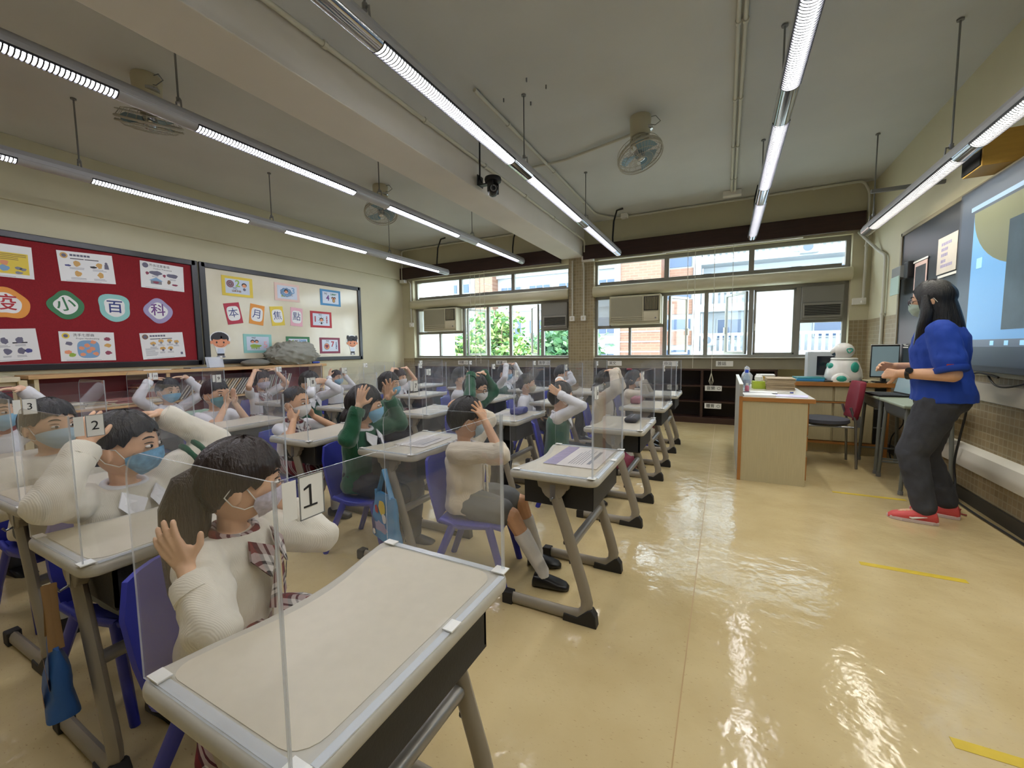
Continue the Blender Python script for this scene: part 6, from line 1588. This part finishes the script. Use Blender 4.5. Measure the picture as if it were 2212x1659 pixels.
def girl_extra(r, T, up, fp, A):
    logo(('TCCP', 'CKE'))(r, T, up, fp, A)
    b = MB(); pts = [(-.07, .0, .03), (-.10, .0, .0), (-.108, -.0, -.06), (-.105, .0, -.13), (-.1, 0, -.2), (-.1, 0, -.27), (-.1, 0, -.31)]
    b.tube([T @ Vector(p) for p in pts], [.03, .045, .055, .052, .045, .032, .008], 14); b.build('ponytail', M_hairb, r, smooth=70)
    # soft tie ends under the collar
    for s_ in (-1, 1):
        q = MB(); q.add([fp(s_ * .004, .2, .016), fp(s_ * .018, .2, .016), fp(s_ * .045, .085, .018), fp(s_ * .02, .07, .018)], [(0, 1, 2, 3)]); q.build('ribbon', M_plaid, r)
def boy_extra(r, T, up, fp, A):
    logo(('TCCP', 'CKE'))(r, T, up, fp, A)
    S, E, W = A['L']; d = (E - S).normalized()
    for q in (.55, .72):
        c = S + (E - S) * q; MB().tube([c - d * .011, c - d * .004, c + d * .004, c + d * .011], [.056, .066, .066, .056], 20).build('sleeve_stripe', M_green_k, r, smooth=60)
near = .0038
seated('k00', -1.19, .62, 'person with long dark hair, plaid collar and hands at the ears', .83, 1.02, .5, .12, 0, .08, 'bangs', 0, M_hairb, {'L': ((.16, .21, .57), (.07, .15, .735), (-.25, -.1, .95), (-.2, -1, 0), .3, .12), 'R': ((.13, .245, .575), (-.055, .165, .705), (-.45, .0, .9), (.2, -1, 0), .35, .12)}, 'cardigan', M_card, .62, 'skirt', 'lilac', near, M_plaid, None, extra=girl_extra)
seated('k10', -1.9, .67, 'person in white cardigan and blue camouflage mask, hands on head', .88, .72, .2, .05, 0, .02, 'short', 0, M_hair, {'L': ((.10, .27, .80), (.02, .14, .93), (-.5, -.85, .1), (0, -.5, -1), .4, .1), 'R': ((.08, .265, .745), (.02, .135, .875), (-.3, -.35, .9), (-.1, -1, -.3), .5, .2)}, 'cardigan', M_card, .82, 'shorts', 'camo', near, M_shirt, None, extra=boy_extra)
seated('k20', -2.8, .73, 'person in white cardigan with pale surgical mask, hands in lap', .87, .25, .1, .05, 0, .05, 'short', 0, M_hair, {'L': LAP, 'R': ((.10, .23, .52), (.22, .10, .53), (.8, -.5, 0), (0, -.3, -1), .4, .1)}, 'cardigan', M_card, .9, 'shorts', 'pale', .0045)
seated('k30', -3.66, .74, 'person in white shirt with hands on head beside the side cupboard', .87, None, None, .0, 0, .0, 'short', 0, M_hair, both(CROWN), 'shirt', M_shirt, .8, 'trousers', 'blue', .006, lod=.6)
seated('k01', -1.19, 1.80, 'person in cream cardigan and grey shorts, hand spread on the hair', .815, .85, .25, .12, 0, -.02, 'short', 0, M_hair, {'L': ((.10, .25, .80), (-.02, .135, .92), (-.6, -.8, .1), (.1, -.6, -.8), .5, .12), 'R': ((.20, .17, .70), (.105, .105, .845), (-.45, -.05, .9), (-.75, -.6, -.2), .3, .32)}, 'cardigan', M_cream_k, .10, 'shorts', 'pale', near, M_shirt, None,
       legs={'L': ((.27, .10, .355), (.36, .12, .075)), 'R': ((.26, -.07, .345), (.42, -.08, .075))}, skin=M_skin2)
seated('k11', -1.93, 1.79, 'person in green sweater with both hands raised beside black bobbed hair', .885, .62, .22, .04, 0, .04, 'bob', .07, M_hair, {'L': ((.12, .24, .70), (.10, .15, .875), (.1, -.1, 1), (-.1, -1, 0), .3, .25), 'R': ((.03, .225, .70), (.05, .17, .865), (.2, -.1, 1), (.3, -1, 0), .3, .2)}, 'sweater', M_green_k, .78, 'trousers', 'blue', .004, M_shirt, M_dark_t)
seated('k21', -2.70, 1.89, 'person with cropped hair, white mask and plaid skirt, hands at the neck', .82, .28, .12, .05, 0, .08, 'crop', 0, M_hairb, both(NECK), 'shirt', M_shirt, -.55, 'skirt', 'white', .0042, M_plaid, M_plaid, skin=M_skin2)
seated('k31', -3.68, 1.9, 'person in white shirt with palms together before the face', .84, .2, .1, .1, 0, .05, 'short', 0, M_hair, both(PRAY), 'shirt', M_shirt, -.6, 'trousers', 'teal', .005)
seated('k41', -4.5, 1.95, 'person in white shirt with green tie, hands on head by the shelf', .83, .1, .05, .12, 0, .02, 'short', 0, M_hair, both(CROWN), 'shirt', M_shirt, .75, 'trousers', 'blue', .0055, M_shirt, M_green_k)
seated('k02', -1.13, 2.98, 'person in green vest with one white sleeved arm over the head', .81, .75, .35, .05, 0, .03, 'short', 0, M_hair, {'L': CROWN, 'R': ((.14, .21, .80), (-.02, .13, .87), (-.7, -.3, .5), (.1, -1, 0), .5, .1)}, 'shirt', M_shirt, .9, 'trousers', 'pale', .005, M_shirt, None, M_vest)
seated('k12', -1.92, 2.98, 'person in green sweater with black glasses and white mask, hands on head', .85, .25, .1, .22, 0, .1, 'short', 0, M_hair, both(CROWN), 'sweater', M_green_k, .9, 'trousers', 'white', .005, glasses=True)
seated('k22', -2.86, 2.98, 'person in green sweater with folded arms behind the raised hands', .85, None, None, .05, 0, .05, 'short', 0, M_hair, both(LAP), 'sweater', M_green_k, .85, 'trousers', 'blue', .006, lod=.6)
seated('k32', -3.8, 2.86, 'person in green vest and white shirt covering the eyes', .86, .15, .05, .05, 0, .03, 'short', 0, M_hair, both(EYES), 'shirt', M_shirt, .8, 'trousers', 'white', .0055, M_shirt, None, M_vest)
seated('k42', -4.78, 2.98, 'person with bobbed hair and plaid collar, arms over the head by the shelf', .85, .1, .05, .1, 0, .0, 'bob', .05, M_hairb, both(CROWNF), 'shirt', M_shirt, -.6, 'skirt', 'lilac', .006, M_plaid, None, lod=.6)
seated('k03', -1.06, 4.04, 'person in cream cardigan with white mask, hands on the crown', .84, .2, .1, .12, 0, .04, 'bob', .08, M_hair, both(CROWNF), 'cardigan', M_cream_k, .85, 'skirt', 'white', .006, lod=.7)
seated('k13', -1.9, 4.04, 'person in white shirt with cream patterned mask looking sideways', .80, .35, .2, .05, 0, .02, 'short', 0, M_hair, both(LAP), 'shirt', M_shirt, .85, 'trousers', 'cream', .006, M_shirt, lod=.7)
seated('k23', -2.76, 4.04, 'person in white shirt pressing a hand to the face', .87, .4, .3, .1, 0, .05, 'short', 0, M_hair, {'L': LAP, 'R': FACE}, 'shirt', M_shirt, .8, 'trousers', 'white', .006, lod=.7)
seated('k33', -3.68, 4.04, 'person in white blouse with plaid tie, hands on head, white mask', .83, .1, .05, .05, 0, .03, 'bangs', 0, M_hairb, both(CROWN), 'shirt', M_shirt, -.6, 'skirt', 'white', .006, M_shirt, M_plaid, lod=.7)
seated('k43', -4.8, 4.04, 'person in white shirt with blue mask in front of the cream board', .80, .05, 0, .0, 0, .03, 'short', 0, M_hair, both(SIDE), 'shirt', M_shirt, .8, 'trousers', 'blue', .006, lod=.6)
seated('k04', -1.0, 5.11, 'person in cream cardigan with dark hair and a red hair tie', .80, .0, 0, .08, 0, .05, 'bob', .06, M_hair, both(FACE), 'cardigan', M_cream_k, .85, 'skirt', 'white', .006, lod=.6,
       extra=lambda r, T, up, fp, A: MB().tube([T @ Vector((-.06 + .028 * math.cos(a), .028 * math.sin(a), .118)) for a in [2 * PI * k / 12 for k in range(12)]], .01, 6, closed=True).build('hair_tie', mat('hair_tie_red', (150, 30, 50), .7), r, smooth=60))
seated('k14', -1.9, 5.11, 'person in white shirt with a hand across the brow by the tiled pillar', .84, .0, 0, .05, 0, .04, 'short', 0, M_hair, {'L': LAP, 'R': EYES}, 'shirt', M_shirt, .85, 'trousers', 'white', .006, lod=.6)
seated('k24', -2.72, 5.11, 'person in green vest with blue mask, hands on the crown', .88, .0, 0, .1, 0, .0, 'short', 0, M_hair, both(CROWNF), 'shirt', M_shirt, .85, 'trousers', 'blue', .006, M_shirt, None, M_vest, lod=.6)
# a chair under every pupil, two more left empty
SEATS = {(0, 0): (-1.19, .62, .5), (1, 0): (-1.9, .67, .2), (2, 0): (-2.8, .73, .1), (3, 0): (-3.66, .74, .3), (0, 1): (-1.19, 1.80, .25), (1, 1): (-1.93, 1.79, .22), (2, 1): (-2.7, 1.89, .12), (3, 1): (-3.68, 1.9, .1), (4, 1): (-4.5, 1.95, .05),
         (0, 2): (-1.13, 2.98, .35), (1, 2): (-1.92, 2.98, .1), (2, 2): (-2.86, 2.98, .15), (3, 2): (-3.8, 2.86, .05), (4, 2): (-4.78, 2.98, .05), (0, 3): (-1.06, 4.04, .1), (1, 3): (-1.9, 4.04, .2), (2, 3): (-2.76, 4.04, .3), (3, 3): (-3.68, 4.04, .05), (4, 3): (-4.8, 4.04, 0),
         (0, 4): (-1.0, 5.11, 0), (1, 4): (-1.9, 5.11, 0), (2, 4): (-2.72, 5.11, 0), (3, 4): (-3.62, 5.11, 0), (4, 4): (-4.5, 5.11, 0)}
for k, (x, y, a) in SEATS.items():
    c = take(2, chair0); c.location = (x + .06 * math.cos(a), y + .06 * math.sin(a), 0); c.rotation_euler = (0, 0, a)
    tag(c, ('blue plastic chair of the ' + WHO[k]) if k in WHO else {(3, 4): 'empty blue plastic chair next to the corner chair', (4, 4): 'empty blue plastic chair in the cream board corner'}[k], 'chair', 'blue plastic school chairs')

# ------------------------------------------------------------------ the standing teacher
def teacher():
    r = empty('person', (1.24, 3.72, 0), math.radians(163), 'standing person in blue polo shirt and dark jeans by the blackboard', 'person')
    sk = M_skin2; k = 1.12
    Hc = Vector((.035, 0, 1.455)); HR = RZ(-.12) @ RY(.1)
    T = (HR @ Matrix.Diagonal((k, k, k))).to_4x4(); T.translation = Hc
    b = MB(); hd = MB(); add_head(hd); b.add([T @ Vector(v) for v in hd.v], hd.f)
    tors = [(-.04, .78, .125, .165), (-.045, .86, .13, .175), (-.03, .95, .125, .165), (-.015, 1.05, .12, .155), (-.01, 1.14, .128, .165), (-.015, 1.22, .118, .175), (-.015, 1.28, .085, .14), (-.01, 1.32, .05, .07)]
    b.loft([ring((x, 0, z), rx, ry, RY(0)) for x, z, rx, ry in tors])
    b.capsule((-.005, 0, 1.29), Hc + Vector((-.02, 0, -.07)), .05, .047, 12)
    A = {'L': (Vector((-.015, .175, 1.245)), Vector((-.07, .235, .985)), Vector((.165, .15, .98))), 'R': (Vector((-.015, -.175, 1.245)), Vector((-.02, -.235, 1.0)), Vector((.2, -.14, 1.015)))}
    for nm, sd in (('L', 1), ('R', -1)):
        S, E, W = A[nm]; b.capsule(S, E, .058, .046, 12); b.capsule(E, W, .046, .029, 12)
        add_hand(b, W + (W - E).normalized() * .01, (W - E).normalized() + Vector((0, -sd * .25, 0)), Vector((0, -sd, -.15)), -sd, 1.25, 1.9 if sd > 0 else 1.1, .03, .6)
    J = {'L': (Vector((-.03, .085, .80)), Vector((.085, .10, .45)), Vector((.01, .115, .09))), 'R': (Vector((-.03, -.085, .80)), Vector((.02, -.10, .44)), Vector((-.10, -.12, .09)))}
    for nm in 'LR':
        H, K, N = J[nm]; b.capsule(H, K, .1, .066, 12); b.capsule(K, N, .066, .042, 12); b.capsule(N + Vector((0, 0, -.03)), N + Vector((.1, 0, -.05)), .035, .025, 8)
    body = remesh(b, .0055, 2, .5); body = join_mesh(body, face_bits(T), [sk, M_eyew, M_iris, M_brow]); link('body', body, r)
    h = hair_mesh('long', T, .27); h.build('hair', M_hair, r, smooth=70)
    for sd in (1, -1):
        q = MB(); q.tube([T @ Vector(p) for p in ((.02, sd * .085, .03), (.015, sd * .1, -.06), (.035, sd * .1, -.15), (.06, sd * .085, -.235), (.085, sd * .07, -.28))], [.016, .034, .036, .026, .004], 10); q.build('hair_lock', M_hair, r, smooth=70)
    mk, lo = mask_mesh(T); mo = mk.build('face_mask', MASK['mint'], r, smooth=60); lo.build('ear_loop', M_white, mo, smooth=60)
    gl = MB()
    for sd in (1, -1):
        c = head_pt(dirv(sd * 23, 1), .014); gl.tube([T @ (c + Vector((0, .022 * math.copysign(abs(math.cos(a)) ** .6, math.cos(a)), .015 * math.copysign(abs(math.sin(a)) ** .6, math.sin(a))))) for a in [2 * PI * i / 20 for i in range(20)]], .0022, 6, closed=True)
        gl.tube([T @ (c + Vector((-.006, sd * .022, .005))), T @ Vector((0, sd * .082, .008))], .002, 6)
    gl.tube([T @ head_pt(dirv(11, 3), .015), T @ head_pt(dirv(-11, 3), .015)], .002, 6); g_o = gl.build('glasses', mat('glasses_frame', (70, 50, 60), .3), r, smooth=60)
    blue = mat('polo_blue', (22, 62, 158), .8, var=.05, bump=.12, bscale=30)
    g = MB(); g.loft([ring((x, 0, z), rx + .02, ry + .02, RY(0)) for x, z, rx, ry in [(-.045, .80, .145, .188), (-.045, .86, .137, .182)] + tors[2:7]])
    for nm in 'LR': S, E, W = A[nm]; g.capsule(S, S + (E - S) * .72, .08, .079, 12)
    gm = remesh(g, .010, 3, .7, .009, 11, 2); gm.materials.append(blue); link('polo_shirt', gm, r)
    for nm in 'LR':
        S, E, W = A[nm]; c = S + (E - S) * .9; d = (E - S).normalized(); MB().tube([c - d * .02, c + d * .012, c + d * .016], [.08, .079, .072], 16).build('sleeve_hem', blue, r, smooth=60)
    cl = MB(); cl.tube([Vector((.075 * math.cos(a) - .005, .085 * math.sin(a), 1.305 - .015 * math.cos(a))) for a in [2 * PI * i / 18 for i in range(18)]], .016, 8, closed=True); cl.build('collar', blue, r, smooth=60)
    lo_ = MB(); [lo_.box((x, y, .0006), (w_, h_, .0008)) for x, y, w_, h_ in ((-.012, .012, .03, .004), (.006, .004, .05, .005), (0, -.008, .06, .007))]; lo_.build('chest_emblem', M_white, r).matrix_local = frame4((.148, .07, 1.16), (-.42, .9, 0), (0, 0, 1))
    tb = MB(); tb.box((-.055, .318 - .02, 1.045), (.03, .004, .012)); tb.build('sleeve_badge', mat('badge_red', (170, 50, 40), .6), r)
    jean = mat('dark_jeans', (60, 62, 68), .9, var=.18, vscale=9, bump=.2, bscale=40)
    l = MB(); l.loft([ring((x, 0, z), rx, ry, RY(0)) for x, z, rx, ry in ((-.04, .74, .12, .165), (-.042, .80, .143, .184), (-.045, .87, .14, .184))])
    for nm in 'LR': H, K, N = J[nm]; l.capsule(H, K, .118, .082, 14); l.capsule(K, N + Vector((0, 0, .02)), .081, .066, 14)
    lm = remesh(l, .011, 3, .8, .009, 13, 4); lm.materials.append(jean); link('jeans', lm, r)
    pink = mat('shoe_pink', (212, 82, 80), .6, bump=.15, bscale=120); solem = mat('shoe_sole', (206, 186, 180), .6)
    for nm, yw in (('L', .1), ('R', -.1)):
        N = J[nm][2]; s = make_shoe((N.x, N.y, .004), RZ(0), yw, 'shoe', pink, .15, r, solem)
        lc = MB()
        for q in range(5): x = N.x + .02 + q * .018; lc.tube([(x, N.y - .03, .078 - q * .006), (x + .006, N.y, .088 - q * .007), (x, N.y + .03, .078 - q * .006)], .0035, 6)
        tag(lc.build('laces', mat('lace_orange', (226, 110, 70), .6), s, smooth=60), kind='stuff')
        sw = MB(); sd = 1 if nm == 'L' else -1; sw.tube([(N.x + .1, N.y + sd * .05, .045), (N.x + .05, N.y + sd * .052, .03), (N.x - .02, N.y + sd * .05, .05)], [.002, .008, .002], 6); sw.build('side_stripe', M_white, s)
    S, E, W = A['L']; d = (W - E).normalized(); c = W - d * .045
    MB().tube([c - d * .011, c + d * .011], [.037, .036], 16).build('wrist_watch', M_black, r, smooth=40); MB().cyl(c + Vector((0, .03, .018)), c + Vector((0, .042, .026)), .02, n=16).build('watch_dial', mat('watch_face', (30, 32, 36), .15), r)
    return r
teacher()

bpy.data.scenes.remove(BENCH)
